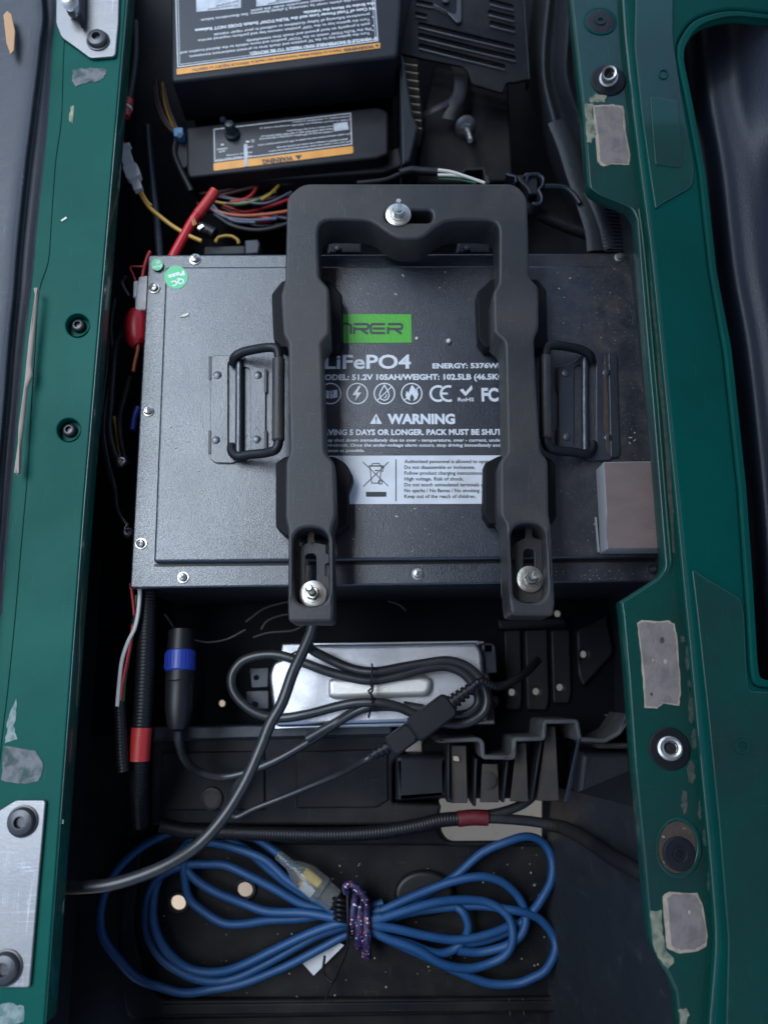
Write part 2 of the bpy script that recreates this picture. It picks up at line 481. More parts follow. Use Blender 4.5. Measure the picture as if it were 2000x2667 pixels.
# bungee: purple with pale and red flecks along its weave
def bungee_mat():
    m = bpy.data.materials.new('purple_braid'); m.use_nodes = True; nt = m.node_tree; N = nt.nodes; L = nt.links
    b = N['Principled BSDF']; b.inputs['Roughness'].default_value = .5
    tc = N.new('ShaderNodeTexCoord'); wv = N.new('ShaderNodeTexVoronoi'); wv.inputs['Scale'].default_value = 620
    L.new(tc.outputs['Object'], wv.inputs['Vector'])
    r = N.new('ShaderNodeValToRGB'); r.color_ramp.interpolation = 'CONSTANT'
    e = r.color_ramp.elements; e[0].color = (.014, .010, .055, 1); e[1].position = .95; e[1].color = (.62, .62, .66, 1)
    x = e.new(.87); x.color = (.26, .05, .04, 1); x = e.new(.45); x.color = (.022, .018, .080, 1)
    sp = N.new('ShaderNodeSeparateColor'); L.new(wv.outputs['Color'], sp.inputs[0]); L.new(sp.outputs[0], r.inputs[0])
    L.new(r.outputs[0], b.inputs['Base Color'])
    bp = N.new('ShaderNodeBump'); bp.inputs['Strength'].default_value = .5; bp.inputs['Distance'].default_value = .001
    L.new(wv.outputs['Distance'], bp.inputs['Height']); L.new(bp.outputs[0], b.inputs['Normal'])
    return m
M['bungee'] = bungee_mat()
def clear_mat():
    m = bpy.data.materials.new('clear_plastic'); m.use_nodes = True
    b = m.node_tree.nodes['Principled BSDF']
    b.inputs['Base Color'].default_value = (.80, .80, .74, 1); b.inputs['Roughness'].default_value = .12
    b.inputs['Transmission Weight'].default_value = .9; b.inputs['IOR'].default_value = 1.3
    return m
M['clear'] = clear_mat()
M['shaderoof'] = mat('shade_roof_underside', (.10, .09, .08), .8, bump=.2, bscale=40, var=(.08, .075, .07), vscale=6)

# ---------------------------------------------------------------- heights (metres; 0 = top of the battery lid)
ZR = 0.050       # rails
ZF = -0.200      # bay floor
ZG = -0.62       # concrete under the vehicle
C0 = lambda pts: cz(2.37, 0, 0, pts)

# ================================================================ SETTING
g = MB(); g.add([(-9, -9, ZG), (9, -9, ZG), (9, 9, ZG), (-9, 9, ZG)], [(0, 1, 2, 3)])
struct(g.build('ground', M['concrete'], smooth=False), 'pale concrete ground showing through the holes in the bay floor')

holes = [circ(464, 2352, 20), circ(638, 2318, 20), circ(578, 1832, 9, 12),
         circ(1333, 1803, 9.5, 12), circ(1396, 1801, 9.5, 12), circ(1458, 1790, 9.5, 12), circ(1520, 1704, 9.5, 12), circ(1452, 1598, 9, 12),
         rnd([(1143, 2080), (1412, 2080), (1412, 2192), (1176, 2192), (1160, 2182), (1150, 2165)], 8),
         circ(1394, 2306, 5, 8), rnd(rect(1062, 1930, 1098, 1958), 3), circ(818, 1977, 6, 8)]
floor = plate('bay_floor', rect(40, -700, 1680, 3150), ZF, .006, .001, M['blackd'], None, holes)
struct(floor, 'dark dusty plastic floor of the battery bay with drain holes')
plate('floor_shade', rect(150, 1380, 1640, 1915), ZF+.0028, .0024, .0006, M['floorshade'], floor, [holes[k] for k in (2, 3, 4, 5, 6, 7)])  # dark sheet added over the floor, painting in the shade round the charger

def wall(name, path, m, label, dtop=0.0, dbot=0.0, z0=ZF-.006, z1=ZR-.016):
    """bay side wall through pixel path at its top edge, standing upright"""
    mb = MB(); n = len(path); vs = []
    T = [P(p[0], p[1], z1) for p in path]
    rows = 14
    for r in range(rows+1):
        for t in T: vs.append(Vector((t.x + dtop + ((dbot[T.index(t)] if isinstance(dbot, list) else dbot)-dtop)*(r/rows), t.y, z1 + (z0-z1)*r/rows)))
    fs = [(r*n+i, r*n+i+1, (r+1)*n+i+1, (r+1)*n+i) for r in range(rows) for i in range(n-1)]
    off = len(vs); side = .004 if path[0][0] > 1000 else -.004
    vs += [v + Vector((side, 0, 0)) for v in vs]
    fs += [tuple(i+off for i in f[::-1]) for f in fs]
    mb.add(vs, fs)
    return struct(mb.build(name, m), label)
wall('left_bay_wall', [(330, -500), (322, 0), (266, 700), (210, 1300), (160, 1950), (95, 2667), (60, 3100)], M['wall'], 'dark left side wall of the battery bay below the green rail', -.05, -.06)
wall('right_bay_wall', [(1560, -500), (1580, 0), (1640, 500), (1720, 1200), (1735, 1650), (1742, 2060), (1746, 2130), (1752, 2350), (1760, 2600), (1790, 3100)], M['wall'], 'scuffed dark right side wall of the battery bay', .004, [0, 0, 0, 0, .02, .02, -.058, -.062, -.062, -.062])
mb = MB(); a, b = P(50, 3080, ZR), P(1850, 3080, ZR)
mb.add([(a.x, a.y, ZF), (b.x, a.y, ZF), (b.x, a.y, .0), (a.x, a.y, .0)], [(0, 1, 2, 3)])
struct(mb.build('end_bay_wall', M['wall'], smooth=False), 'dark end wall of the battery bay')

# unseen roof over the bay, added to keep open sky off its right side
mb = MB(); RZ = 1.25
me = plate_mesh([rnd([(-.37, -1.0), (.95, -1.0), (.95, 1.4), (-.37, 1.4)], .12, 6)], RZ+.05, .05, .02, 3)
struct(link('shade_roof', me, M['shaderoof']), 'dull underside of an unseen roof added to shade the bay from above')

# ================================================================ LEFT RAIL
lr = thing('frame_rail', 'flat green painted frame rail running down the left side of the bay', 'rail', (200, 1300, ZR))
xe = lambda y: 328 - 0.0845*y if y < 1300 else 218.2 - .0755*(y-1300)*1.0
edge = [(xe(y), y) for y in (-400, 0, 200, 400, 700, 1000, 1300, 1600, 1950, 2300, 2667, 3100)]
outer = [(-330, 3100), (-190, 1950), (-60, 1300), (30, 700), (75, 300), (105, 0), (150, -400)]
plate('rail_plate', edge + outer, ZR, .004, .0012, M['green'], lr, holes=[circ(203, 848, 31, 24), circ(180, 1120, 31, 24)])
lip = [(x+3.0, y) for (x, y) in edge[:-1]]
ribbon('edge_lip', lip, 4.5, ZR-.0015, .022, .0006, M['greend'], lr)
rr = random.Random(5)
for (y0, y1) in ((440, 560), (575, 800), (1020, 1300), (1310, 1460), (1560, 1690)):      # worn bare strips on the inner lip
    ribbon('worn_edge', [(xe(y)+5.8+rr.uniform(-.6, .6), y) for y in (y0, (y0+y1)/2, y1)], 2.2, ZR-.004, .010, .0003, M['beige'] if y0 > 1000 else M['steel'], lr)
def sunk_bolt(x, y, par):
    mb = MB(); mp = mpp(x, y, ZR)
    lathe(mb, [(31*mp, .0), (31.5*mp, -.008), (31.5*mp, -.010), (0, -.010)], P(x, y, ZR-.0005), seg=28, cap=False)
    o = mb.build('sunk_cup', M['green'], par)
    mb = MB(); c = P(x+4, y+2, ZR-.0095)
    lathe(mb, [(18*mp, 0), (18*mp, .002), (16*mp, .0035), (12.5*mp, .0045), (9*mp, .0046), (8*mp, .001), (0, .001)], c, seg=24)
    mb.build('bolt_head', M['dsteel'], o)
sunk_bolt(203, 848, lr); sunk_bolt(180, 1120, lr)
def residue(name, loop, z, m, par, amp=1.5, seed=1, t=.0009):
    return plate(name, wob(loop, amp, 4, seed), z, t, .0002, m, par, res=1)
residue('adhesive_patch', cz(2.37, 0, 0, [(450, 430), (560, 420), (660, 425), (650, 470), (600, 500), (530, 515), (470, 530), (440, 500)]), ZR+.0006, M['resid2'], lr, 3, 3)
residue('paint_scuff', cz(2.37, 0, 0, [(435, 655), (455, 650), (455, 760), (430, 755)]), ZR+.0005, M['chip'], lr, 2, 5)
residue('paint_scuff', [(18, 1880), (45, 1815), (44, 1850), (38, 1890), (45, 1925), (12, 1935), (20, 1905)], ZR+.0005, M['scuff'], lr, 2, 6)
residue('adhesive_patch', [(12, 1945), (95, 1955), (112, 1985), (112, 2015), (98, 2038), (60, 2042), (2, 2032)], ZR+.0006, M['resid2'], lr, 3, 7)
residue('paint_scuff', [(-10, 2620), (30, 2612), (66, 2622), (66, 2660), (-10, 2680)], ZR+.0005, M['scuff'], lr, 4, 8)

# hinge plates on the left rail
def hinge(name, label, loop, z, px, bolts, t=.0035):
    h = thing(name, label, 'hinge', px)
    plate('hinge_leaf', rnd(loop, 9), z, t, .0009, M['steel'], h)
    for (x, y, r) in bolts:
        mp = mpp(x, y, z); mb = MB()
        lathe(mb, [(r*mp*1.12, 0), (r*mp*1.12, .0012), (r*mp, .0016), (r*mp*.98, .004), (r*mp*.85, .0062), (r*mp*.52, .0074), (r*mp*.42, .0074), (r*mp*.36, .003), (0, .003)], P(x, y, z), seg=28)
        mb.build('button_bolt', M['dsteel'], h)
    return h
hinge('hinge_plate', 'grey steel hinge plate with one black bolt at the upper end of the left rail', [(150, -200), (316, -200), (309, 60), (301, 146), (236, 151), (205, 128), (160, 96), (146, 60)], ZR+.004, (250, 80, ZR), [(257, 107, 27)])
hinge('hinge_plate', 'shiny steel hinge plate with two black bolts at the lower left corner', [(-120, 2160), (0, 2110), (42, 2084), (120, 2084), (78, 2573), (-120, 2573)], ZR+.004, (40, 2330, ZR), [(61, 2139, 36), (16, 2520, 40)])
cl = thing('hinge_knuckle', 'dark hinge knuckle with a bright rivet above the upper left hinge plate', 'hinge', (190, 10, ZR))
plate('clevis', rnd([(158, -150), (212, -150), (210, 30), (200, 46), (190, 20), (165, 12)], 5), ZR+.022, .016, .002, M['panel'], cl)
mb = MB(); lathe(mb, [(.009, 0), (.009, .003), (.006, .005), (0, .0055)], P(184, 6, ZR+.022), axis=(.2, -.5, 1)); mb.build('rivet', M['zinc'], cl)

# moulded panel along the far left
bp_ = thing('body_panel', 'dark blue-grey moulded panel with soft ridges along the far left edge', 'panel', (40, 900, ZR))
rows = []
for (y, x1, x2, xb) in ((-300, 60, 130, 190), (0, 108, 150, 178), (120, 102, 140, 165), (310, 80, 128, 158), (420, 66, 118, 143), (590, 48, 100, 131), (680, 40, 92, 124), (760, 34, 84, 100),
                        (900, 20, 66, 90), (1050, 8, 52, 80), (1230, -8, 36, 70), (1400, -20, 22, 55), (1600, -40, 8, 38), (1800, -58, -18, 18), (2000, -75, -40, -4), (2700, -150, -130, -60)):
    rows.append([(x1-620, y, .044), (x1-260, y, .050), (x1-120, y, .056), (x1-14, y, .058), (x1, y, .064), (x1+13, y, .054), ((x1+x2)/2+6, y, .052), (x2, y, .049), ((x2+xb)/2, y, .045), (xb, y, .036), (xb+2, y, ZR+.001)])
loft('moulded_skin', rows, M['panel'], bp_, 4)
mb = MB(); sweep(mb, pp([(r[4][0], r[4][1], .0635) for r in rows], 0), .0016, 8); mb.build('crease_glint_bead', M['panel'], bp_)  # bead added to put a highlight line on the crease
mb = MB(); sweep(mb, pp([(r[7][0]-4, r[7][1], .0485) for r in rows[2:-3]], 0), .0022, 8); mb.build('edge_bead', M['panel'], bp_)
plate('exposed_foam', rnd([(93, 744), (98, 765), (90, 860), (82, 945), (84, 975), (70, 1010), (60, 1110), (43, 1236), (47, 1110), (62, 1000), (74, 880)], 6), .0630, .005, .0022, M['cream'], bp_)
# ================================================================ RIGHT RAIL
ri = thing('rail_panel', 'stepped green painted rail and side panel along the right of the bay', 'rail', (1760, 1300, ZR))
inner = [(1470, -400), (1488, 0), (1506, 165), (1521, 300), (1534, 477), (1536, 488), (1560, 505), (1645, 540, 18), (1658, 570), (1668, 700), (1684, 895), (1698, 1050), (1718, 1300), (1729, 1440), (1733, 1480, 30), (1712, 1508), (1617, 1569, 4),
         (1622, 1600), (1637, 1770), (1652, 1985), (1675, 2220), (1690, 2389), (1697, 2450, 20), (1722, 2511, 20), (1739, 2533, 15), (1760, 2580), (1770, 2667), (1790, 3100)]
crease = [(1607, -400), (1623, 0), (1637, 169), (1652, 295), (1671, 447), (1697, 650), (1722, 895), (1760, 1275), (1783, 1517), (1801, 1698), (1822, 1930), (1844, 2157), (1857, 2304), (1866, 2452), (1856, 2600), (1850, 2700), (1850, 3100)]
cout = [(x+40, y) for (x, y) in crease]
plate('ledge', rnd(inner, 4) + cout[::-1], ZR, .005, .0022, M['greend'], ri, res=4)
ribbon('ledge_lip', rnd(inner, 4)[2:], 7, ZR-.003, .014, .001, M['greend'], ri)
rim = [(1664, 545), (1674, 620), (1684, 720), (1699, 893), (1713, 1048), (1733, 1300), (1744, 1430), (1746, 1468), (1736, 1490), (1712, 1508), (1630, 1562), (1634, 1600), (1650, 1770), (1664, 1985)]
opening = rnd([(2400, 36), (2000, 34, 10), (1890, 22, 60), (1800, 50, 60), (1764, 110, 60), (1763, 150), (1785, 255), (1820, 445), (1848, 700), (1886, 916), (1924, 1275), (1942, 1535), (1953, 1730), (1960, 1786, 45), (2010, 1792), (2400, 1792)], 12, 6)
panel_loop = crease + [(2600, 3100), (2600, -400)]
plate('side_panel', panel_loop, ZR+.010, .012, .0045, M['green'], ri, holes=[opening], res=5)
plate('opening_rim', [(x, y) for (x, y) in opening], ZR+.0125, .010, .003, M['green'], ri, holes=[[(2400 if x > 2300 else x+9, y+(9 if y < 900 else -9)) for (x, y) in opening]], res=3)
plate('embossed_field', rnd([(1662, -380), (1748, -380), (1752, 100), (1776, 260), (1808, 440), (1802, 486), (1722, 530), (1706, 545), (1690, 440), (1668, 280), (1652, 120)], 14), ZR+.0122, .003, .0016, M['greend'], ri, res=3)
plate('embossed_field', rnd([(1800, 1478), (1830, 1500), (1930, 1560), (1938, 1600), (1944, 1740), (1950, 1800), (2400, 1806), (2400, 2700), (1890, 2700), (1896, 2450), (1872, 2150), (1845, 1880), (1815, 1600)], 16), ZR+.0122, .003, .0016, M['greend'], ri, res=3)
plate('raised_outline', rnd([(1692, 250), (1764, 262), (1778, 428), (1768, 436), (1706, 428)], 8), ZR+.0134, .002, .0008, M['greend'], ri)
for (x, y, r) in ((1728, 192, 13), (1933, 1945, 18)):
    plate('round_mark', circ(x, y, r, 24), ZR+.0136, .002, .0006, M['green'], ri, holes=[circ(x, y, r*.78, 24)])
mb = MB(); sweep(mb, pp(crease, ZR+.0085), 3.2*mpp(1722, 900, ZR), 10); mb.build('crease_glint_bead', M['greengloss'], ri)  # glossy bead added so the crease shows a bright line
mb = MB(); sweep(mb, pp(rim[:9], ZR+.0002), 3.0*mpp(1722, 900, ZR), 10); mb.build('ledge_glint_bead', M['greengloss'], ri)  # glossy bead added to brighten the inner edge of the ledge
# adhesive patches and chipped paint on the ledge
p1 = cz(2.37, 1300, 0, [(575, 648), (700, 643), (765, 655), (780, 800), (810, 960), (800, 1018), (690, 1012), (640, 1028), (604, 1000), (592, 830)])
p2 = cz(2.765, 1400, 1300, [(716, 890), (745, 872), (850, 880), (940, 874), (985, 895), (1003, 1000), (1018, 1200), (1030, 1385), (1018, 1488), (905, 1472), (860, 1508), (768, 1500), (756, 1300), (735, 1050)])
p3 = cz(2.37, 1300, 1967, [(1006, 872), (1042, 845), (1220, 852), (1252, 920), (1285, 1100), (1278, 1180), (1220, 1212), (1112, 1224), (1030, 1190), (1016, 1000)])
def shrink(loop, k):
    cx = sum(p[0] for p in loop)/len(loop); cy = sum(p[1] for p in loop)/len(loop)
    return [(cx + (p[0]-cx)*(1-k/abs(p[0]-cx) if abs(p[0]-cx) > k*2 else .9), cy + (p[1]-cy)*(1-k/abs(p[1]-cy) if abs(p[1]-cy) > k*2 else .9)) for p in loop]
for i, pl in enumerate((p1, p2, p3)):
    o = residue('adhesive_patch', pl, ZR+.0005, M['beige'], ri, 1.2, 20+i)
    o['label'] = ['cream-edged grey adhesive patch at the top', 'long grey adhesive patch in the middle', 'squat grey adhesive patch at the bottom'][i]
    inn = shrink(pl, 4.5)
    if i == 2: inn = [(x+9 if x < 1765 else x, y-3 if y > 2420 else y) for (x, y) in inn]
    if i == 0: inn = [(x+4 if (x < 1590 and y > 330) else x, y) for (x, y) in inn]
    residue('foam_remains', inn, ZR+.0009, M['resid'], o, 1.6, 30+i)
for (x, y, r, m) in ((1700, 1719, 3, 'beige'), (1732, 1723, 4, 'beige'), (1724, 1667, 6, 'dirt'), (1696, 1808, 3, 'dirt'), (1795, 2376, 4, 'beige')):
    residue('fleck', circ(x, y, r, 7, r*1.5), ZR+.0014, M[m], ri, .8, int(x), .0005)
residue('chipped_paint', cz(2.37, 1300, 0, [(528, 640), (575, 640), (582, 780), (592, 830), (575, 870), (545, 880), (535, 760)]), ZR+.0005, M['chip'], ri, 3, 40)
residue('chipped_paint', cz(2.37, 1300, 0, [(556, 600), (600, 580), (660, 590), (655, 630), (600, 625), (560, 632)]), ZR+.0005, M['chip'], ri, 3, 41)
residue('chipped_paint', cz(2.37, 1300, 1967, [(930, 965), (1003, 960), (1008, 1100), (1025, 1205), (1078, 1255), (1070, 1290), (1040, 1325), (985, 1250), (955, 1200), (940, 1080)]), ZR+.0004, M['chip'], ri, 2, 42)
residue('chipped_paint', cz(2.37, 1300, 1967, [(1110, 1570), (1160, 1560), (1170, 1600), (1140, 1700), (1120, 1700)]), ZR+.0004, M['chip'], ri, 3, 43)
for (x, y, w, h, sd) in ((1790, 1600, 6, 26, 1), (1777, 1665, 7, 12, 2), (1790, 1715, 7, 40, 3), (1796, 1790, 6, 22, 4), (1800, 1850, 10, 40, 5), (1808, 1925, 9, 30, 6), (1800, 2010, 14, 34, 7), (1822, 2110, 5, 30, 8), (1834, 2180, 5, 24, 9), (1846, 2290, 5, 34, 10), (1782, 2090, 10, 36, 11)):
    residue('dirt_streak', circ(x, y, w*.8, 9, h*.9), ZR+.0004, M['dirt'], ri, 2.5, 50+sd, .0004)
patch_l = [(1684, 620), (1692, 620), (1722, 900), (1752, 1290), (1757, 1440), (1750, 1440), (1740, 1290), (1708, 900)]
residue('dirt_streak', patch_l, ZR+.0004, M['dirt'], ri, 2.0, 70, .0004)
# fixings of the right rail
z = ZR
mb = MB(); mp = mpp(1562, 58, z)
lathe(mb, [(38*mp, 0), (38*mp, .0012), (33*mp, .0018), (14*mp, .0016), (13*mp, .003), (7*mp, .003), (6*mp, .001), (0, .001)], P(1562, 58, z), seg=30); o = mb.build('rubber_grommet', M['wall'], ri)
mb = MB(); lathe(mb, [(43*mp, 0), (43*mp, .001), (40*mp, .0014), (37.5*mp, .0012)], P(1562, 56, z), seg=36); mb.build('grommet_ring', M['green'], o)
def sleeve_bolt(x, y, rw, xr, yr, rs, h, lab):
    mp = mpp(x, y, z); c = P(x, y, z); mb = MB()
    lathe(mb, [(rw*mp, 0), (rw*mp, .001), (rw*.94*mp, .0022), (rw*.62*mp, .0030), (rw*.5*mp, .0032), (0, .0032)], c, seg=32)
    o = mb.build('rubber_washer', M['rubber'], ri); o['label'] = lab
    d = P(xr, yr, z+h) - c; mb = MB(); ax = d.normalized(); L = d.length
    lathe(mb, [(rs*1.25*mp, .001), (rs*1.22*mp, L*.45), (rs*mp, L*.5), (rs*mp, L), (rs*.93*mp, L+.0008), (rs*.72*mp, L+.0002), (rs*.66*mp, L-.006), (0, L-.006)], c, axis=ax, seg=28)
    s_ = mb.build('sleeve', M['zinc'], o)
    mb = MB(); lathe(mb, [(rs*.64*mp, L-.0052), (0, L-.0050)], c, axis=ax, seg=8); mb.build('socket', M['rubber'], o, smooth=False)
sleeve_bolt(1583, 211, 46, 1586, 190, 19, .016, 'black washer with a bright hollow sleeve near the top')
sleeve_bolt(1742, 1950, 54, 1747, 1948, 25, .012, 'large black washer with a bright hollow sleeve below the long patch')
mp = mpp(1766, 2207, z)
o = plate('rusty_recess', circ(1763, 2207, 50, 32, 68), z+.0006, .0008, .0002, M['rust'], ri, res=1); o['label'] = 'oval rusty recess with a black plug'
plate('recess_edge', circ(1768, 2209, 60, 36, 80), z+.0016, .003, .0012, M['greend'], o, holes=[circ(1763, 2207, 51, 36, 69)])
mb = MB(); lathe(mb, [(42*mp, 0), (42*mp, .0015), (38*mp, .003), (20*mp, .0034), (17*mp, .0022), (10*mp, .0026), (8*mp, .0012), (0, .0014)], P(1766, 2223, z+.0006), seg=30); mb.build('rubber_plug', M['black'], o)

# padded black panel seen in the opening of the right panel
sp_ = thing('padded_panel', 'black textured padded panel bulging behind the green opening on the right', 'panel', (1960, 700, 0))
rows = []
for (y, x) in ((-250, 1740), (-60, 1752), (60, 1770), (250, 1788), (445, 1822), (700, 1850), (916, 1888), (1275, 1926), (1530, 1944), (1730, 1955), (1900, 1965)):
    hi = max(0, min(1, (560-y)/380))
    rows.append([(x-40, y, -.010), (x+6, y, -.012), (x+30, y, -.006), (x+58, y, .008), (x+92, y, .012), (x+132, y, .018), (x+180, y, .018+.018*hi), (x+280, y, .010+.060*hi), (x+420, y, -.004+.112*hi)])
loft('padded_skin', rows, M['vinyl'], sp_, 5)

# ================================================================ BATTERY
bat = thing('battery_pack', 'large black steel battery with textured lid and white lettering in the middle of the bay', 'battery', (1050, 1100, ZF+.006))
ZL = -.0085
plate('lid_flange', rnd([(386, 663), (1785, 658), (1798, 1514), (338, 1533)], 9), ZL, .010, .0022, M['lid'], bat, res=3)
pad = rnd([(431, 693), (1742, 689), (1752, 1452), (400, 1465)], 9)
plate('lid_pad', pad, 0, .012, .0032, M['lid'], bat, res=4)
plate('case', rnd([(391, 668), (1780, 664), (1792, 1508), (344, 1528)], 9), ZL-.011, .170, .003, M['case'], bat)
plate('lid_seam', [(404, 1468), (1752, 1455), (1752, 1463), (402, 1476)], ZL+.0003, .001, .0002, M['rubber'], bat)
# screws
def screw(x, y, z, par, r=17, tilt=0.0, m='zinc'):
    mp = mpp(x, y, z); c = P(x, y, z)
    ax = (math.sin(tilt), math.sin(tilt)*.3, 1)
    mb = MB(); lathe(mb, [(r*mp, 0), (r*mp, .0009), (r*.93*mp, .0012), (r*.6*mp, .0012)], c, seg=24)
    w = mb.build('screw', M[m], par)
    mb = MB(); lathe(mb, [(r*.74*mp, .0008), (r*.74*mp, .0030), (r*.66*mp, .0042), (r*.40*mp, .0050), (0, .0052)], c, axis=ax, seg=22)
    mb.build('screw_head', M[m], w)
    mb = MB()
    for k in (0, 1):
        a = tilt*5 + .5 + k*math.pi/2
        obox(mb, c + Vector(ax)*.00505 + Vector((0, 0, .00003*k)), (math.cos(a), math.sin(a), 0), (-math.sin(a), math.cos(a), 0), r*.42*mp, r*.11*mp, .0003)
    mb.build('cross_slot', M['greyink'], w, smooth=False)
    return w
for (x, y, t) in ((509, 676, .1), (403, 751, -.15), (387, 1071, .2), (369, 1416, -.1), (478, 1504, .05), (1087, 1495, 0)):
    screw(x, y, ZL, bat, 15.5, t)
screw(1697, 1484, ZL, bat, 14, .2, 'dsteel'); screw(1612, 671, ZL, bat, 12, .3)
# stickers
def sticker(x, y, r, z, lines, par):
    s_ = plate('sticker', circ(x, y, r, 32), z+.0004, .0004, .0001, M['sgreen'], par, res=1)
    mb = MB()
    for a in lines: letter(mb, *a)
    mb.build('lettering', M['white'], s_, smooth=False)
sticker(409.5, 689, 15.5, ZL+.003, [('QC', 416, 679, 406, 682, 7, ZL+.0036, .02), ('Pass', 421, 688, 398, 695, 8, ZL+.0036, .01)], bat)
sticker(459, 722, 30.5, 0, [('QC', 478, 724, 446, 733, 15, .0006, .02), ('Pass', 479, 705, 438, 717, 12, .0006, .03)], bat)

# printing on the lid
ZP = .0004
K = lambda pts: cz(2.37, 650, 600, pts)
logo = plate('logo_patch', K([(380, 517), (997, 517), (1000, 693), (380, 697)]), ZP, .0003, .00005, M['lgreen'], bat, res=1)
mb = MB(); zz = ZP+.0002
def glyph(paths, x0, y0, w, h, wd):
    for p in paths: stroke(mb, [(x0+a*w, y0+b*h) for (a, b) in p], wd, zz)
LW = 6.2
R_ = [[(0.02, 0.10), (.90, .10), (1, .2), (1, .42), (.92, .54), (.12, .54)], [(.04, .36), (.04, .98)], [(.52, .58), (.98, .98)]]
E_ = [[(1, .10), (.12, .10), (.02, .24), (.02, .80), (.12, .90), (1, .90)], [(.16, .50), (.98, .50)]]
glyph([[(0, .06), (.75, .06), (.98, .2), (.98, 1)]], 870, 841, 45, 29, LW)
glyph(R_, 921, 841, 38, 29, LW); glyph(E_, 965, 841, 38, 29, LW); glyph(R_, 1009, 841, 38, 29, LW)
mb.build('lettering', M['greyink'], logo, smooth=False)
mb = MB(); z = ZP
letter(mb, 'LiFePO4', 846, 960, 1070, 959, 37, z, .016)
letter(mb, 'ENERGY: 5376Wh', 1126, 959, 1308, 958, 13.0, z, .03)
letter(mb, 'MODEL: 51.2V 105AH/WEIGHT: 102.5LB (46.5KG)', 828, 989.5, 1320, 988, 14.6, z, .03)
letter(mb, 'WARNING', 1009, 1103, 1185, 1103, 25, z, .035)
letter(mb, 'LEAVING 5 DAYS OR LONGER. PACK MUST BE SHUT', 822, 1133, 1306, 1132, 14.6, z, .028)
letter(mb, 'Battery may shut down immediately due to over - temperature, over - current, under-voltage', 795, 1150, 1355, 1150, 8.0, z, .018, shear=.1)
letter(mb, 'or short-circuit. Once the under-voltage alarm occurs, stop driving immediately and charge', 815, 1163, 1345, 1163, 8.0, z, .018, shear=.1)
letter(mb, 'as soon as possible.', 838, 1177, 949, 1177, 8.0, z, .018, shear=.1)
letter(mb, 'RoHS', 1192, 1045, 1234, 1045, 9.5, z, .02)
letter(mb, 'FC', 1254, 1044, 1298, 1044, 34, z, .03)
o = mb.build('lettering', M['white'], bat, smooth=False)
mb = MB(); z = ZP; RI = 28
for cx in (861, 930.6, 1001, 1072):
    stroke(mb, circ(cx, 1025, RI-1.5, 40), 3.0, z, True)
patch(mb, [(840, 1016), (857, 1018), (857, 1038), (840, 1035)], z); patch(mb, [(860, 1018), (879, 1015), (879, 1035), (860, 1038)], z)
patch(mb, [(934, 1005), (918, 1029), (929, 1029), (925, 1044), (941, 1022), (931, 1022), (940, 1005)], z)
drop = [(1001, 1003), (1011, 1020), (1013.5, 1030), (1010, 1039), (1001, 1043), (992, 1039), (988.5, 1030), (991, 1020)]
stroke(mb, drop, 3, z, True); stroke(mb, [(1006, 1027), (1005, 1034), (1000, 1037)], 2.5, z)
stroke(mb, [(981, 1044), (1021, 1006)], 2.5, z)
fl = [(1073, 1002), (1081, 1013), (1079, 1020), (1086, 1015), (1089, 1027), (1086, 1038), (1076, 1045), (1079, 1036), (1072, 1026), (1067, 1036), (1068, 1044), (1060, 1039), (1056, 1029), (1059, 1018), (1064, 1024), (1068, 1012)]
patch(mb, fl, z); stroke(mb, [(1051, 1044), (1093, 1006)], 2.5, z)
a = [(1141+20*math.cos(t), 1025+19*math.sin(t)) for t in [math.radians(d) for d in range(60, 301, 15)]]
stroke(mb, a, 6, z)
a = [(1168+20*math.cos(t), 1025+19*math.sin(t)) for t in [math.radians(d) for d in range(65, 296, 15)]]
stroke(mb, a, 6, z); stroke(mb, [(1150, 1025), (1166, 1025)], 5.5, z)
patch(mb, [(1197, 1016), (1205, 1012), (1212, 1021), (1228, 1003), (1230, 1013), (1212, 1032)], z)
tri = [(979.5, 1077), (995, 1104), (963.5, 1104)]
patch(mb, tri, z)
sy = mb.build('symbols', M['white'], bat, smooth=False)
mb = MB(); stroke(mb, [(979.5, 1085), (979.5, 1096)], 3.4, z+.0003); patch(mb, circ(979.5, 1100, 1.9, 8), z+.0003)
for k in range(2): stroke(mb, [(845, 1021+k*5), (853, 1022+k*5)], 1.8, z+.0003)
stroke(mb, [(866, 1018), (866, 1028)], 3, z+.0003); patch(mb, circ(866, 1033, 1.6, 8), z+.0003)
mb.build('symbol_detail', M['ink'], sy, smooth=False)
wl = plate('white_label', rnd([(838, 1187), (1304, 1186), (1304, 1312), (838, 1313)], 3), ZP, .0003, .0001, M['label'], bat, res=1)
mb = MB(); z = ZP+.0003
for i, t in enumerate(('Authorized personnel is allowed to open.', 'Do not disassemble or incinerate.', 'Follow product charging instructions.', 'High voltage. Risk of shock.', 'Do not touch uninsulated terminals or', 'No sparks / No flames / No smoking .', 'Keep out of the reach of children.')):
    x1 = (1276, 1237, 1257, 1207, 1265, 1254, 1239)[i]
    letter(mb, t, 1053, 1206+15.15*i, x1, 1206+15.15*i, 9.2, z, .012)
stroke(mb, [(1031, 1196), (1031, 1305)], 2.2, z); patch(mb, rect(953, 1281, 1006, 1293.5), z)
stroke(mb, [(945, 1203), (1011, 1266)], 2, z); stroke(mb, [(1012, 1203), (946, 1267)], 2, z)
stroke(mb, [(963, 1214), (968, 1258), (988, 1258), (994, 1214)], 2, z, True); stroke(mb, [(960, 1213), (998, 1213)], 2.4, z)
stroke(mb, [(968, 1211), (970, 1207), (988, 1207), (990, 1211)], 2, z); stroke(mb, circ(990, 1256, 5, 14), 2, z, True); patch(mb, rect(976, 1224, 986, 1226.5), z)
stroke(mb, [(992, 1216), (999, 1216), (997, 1227), (992, 1227)], 1.8, z)
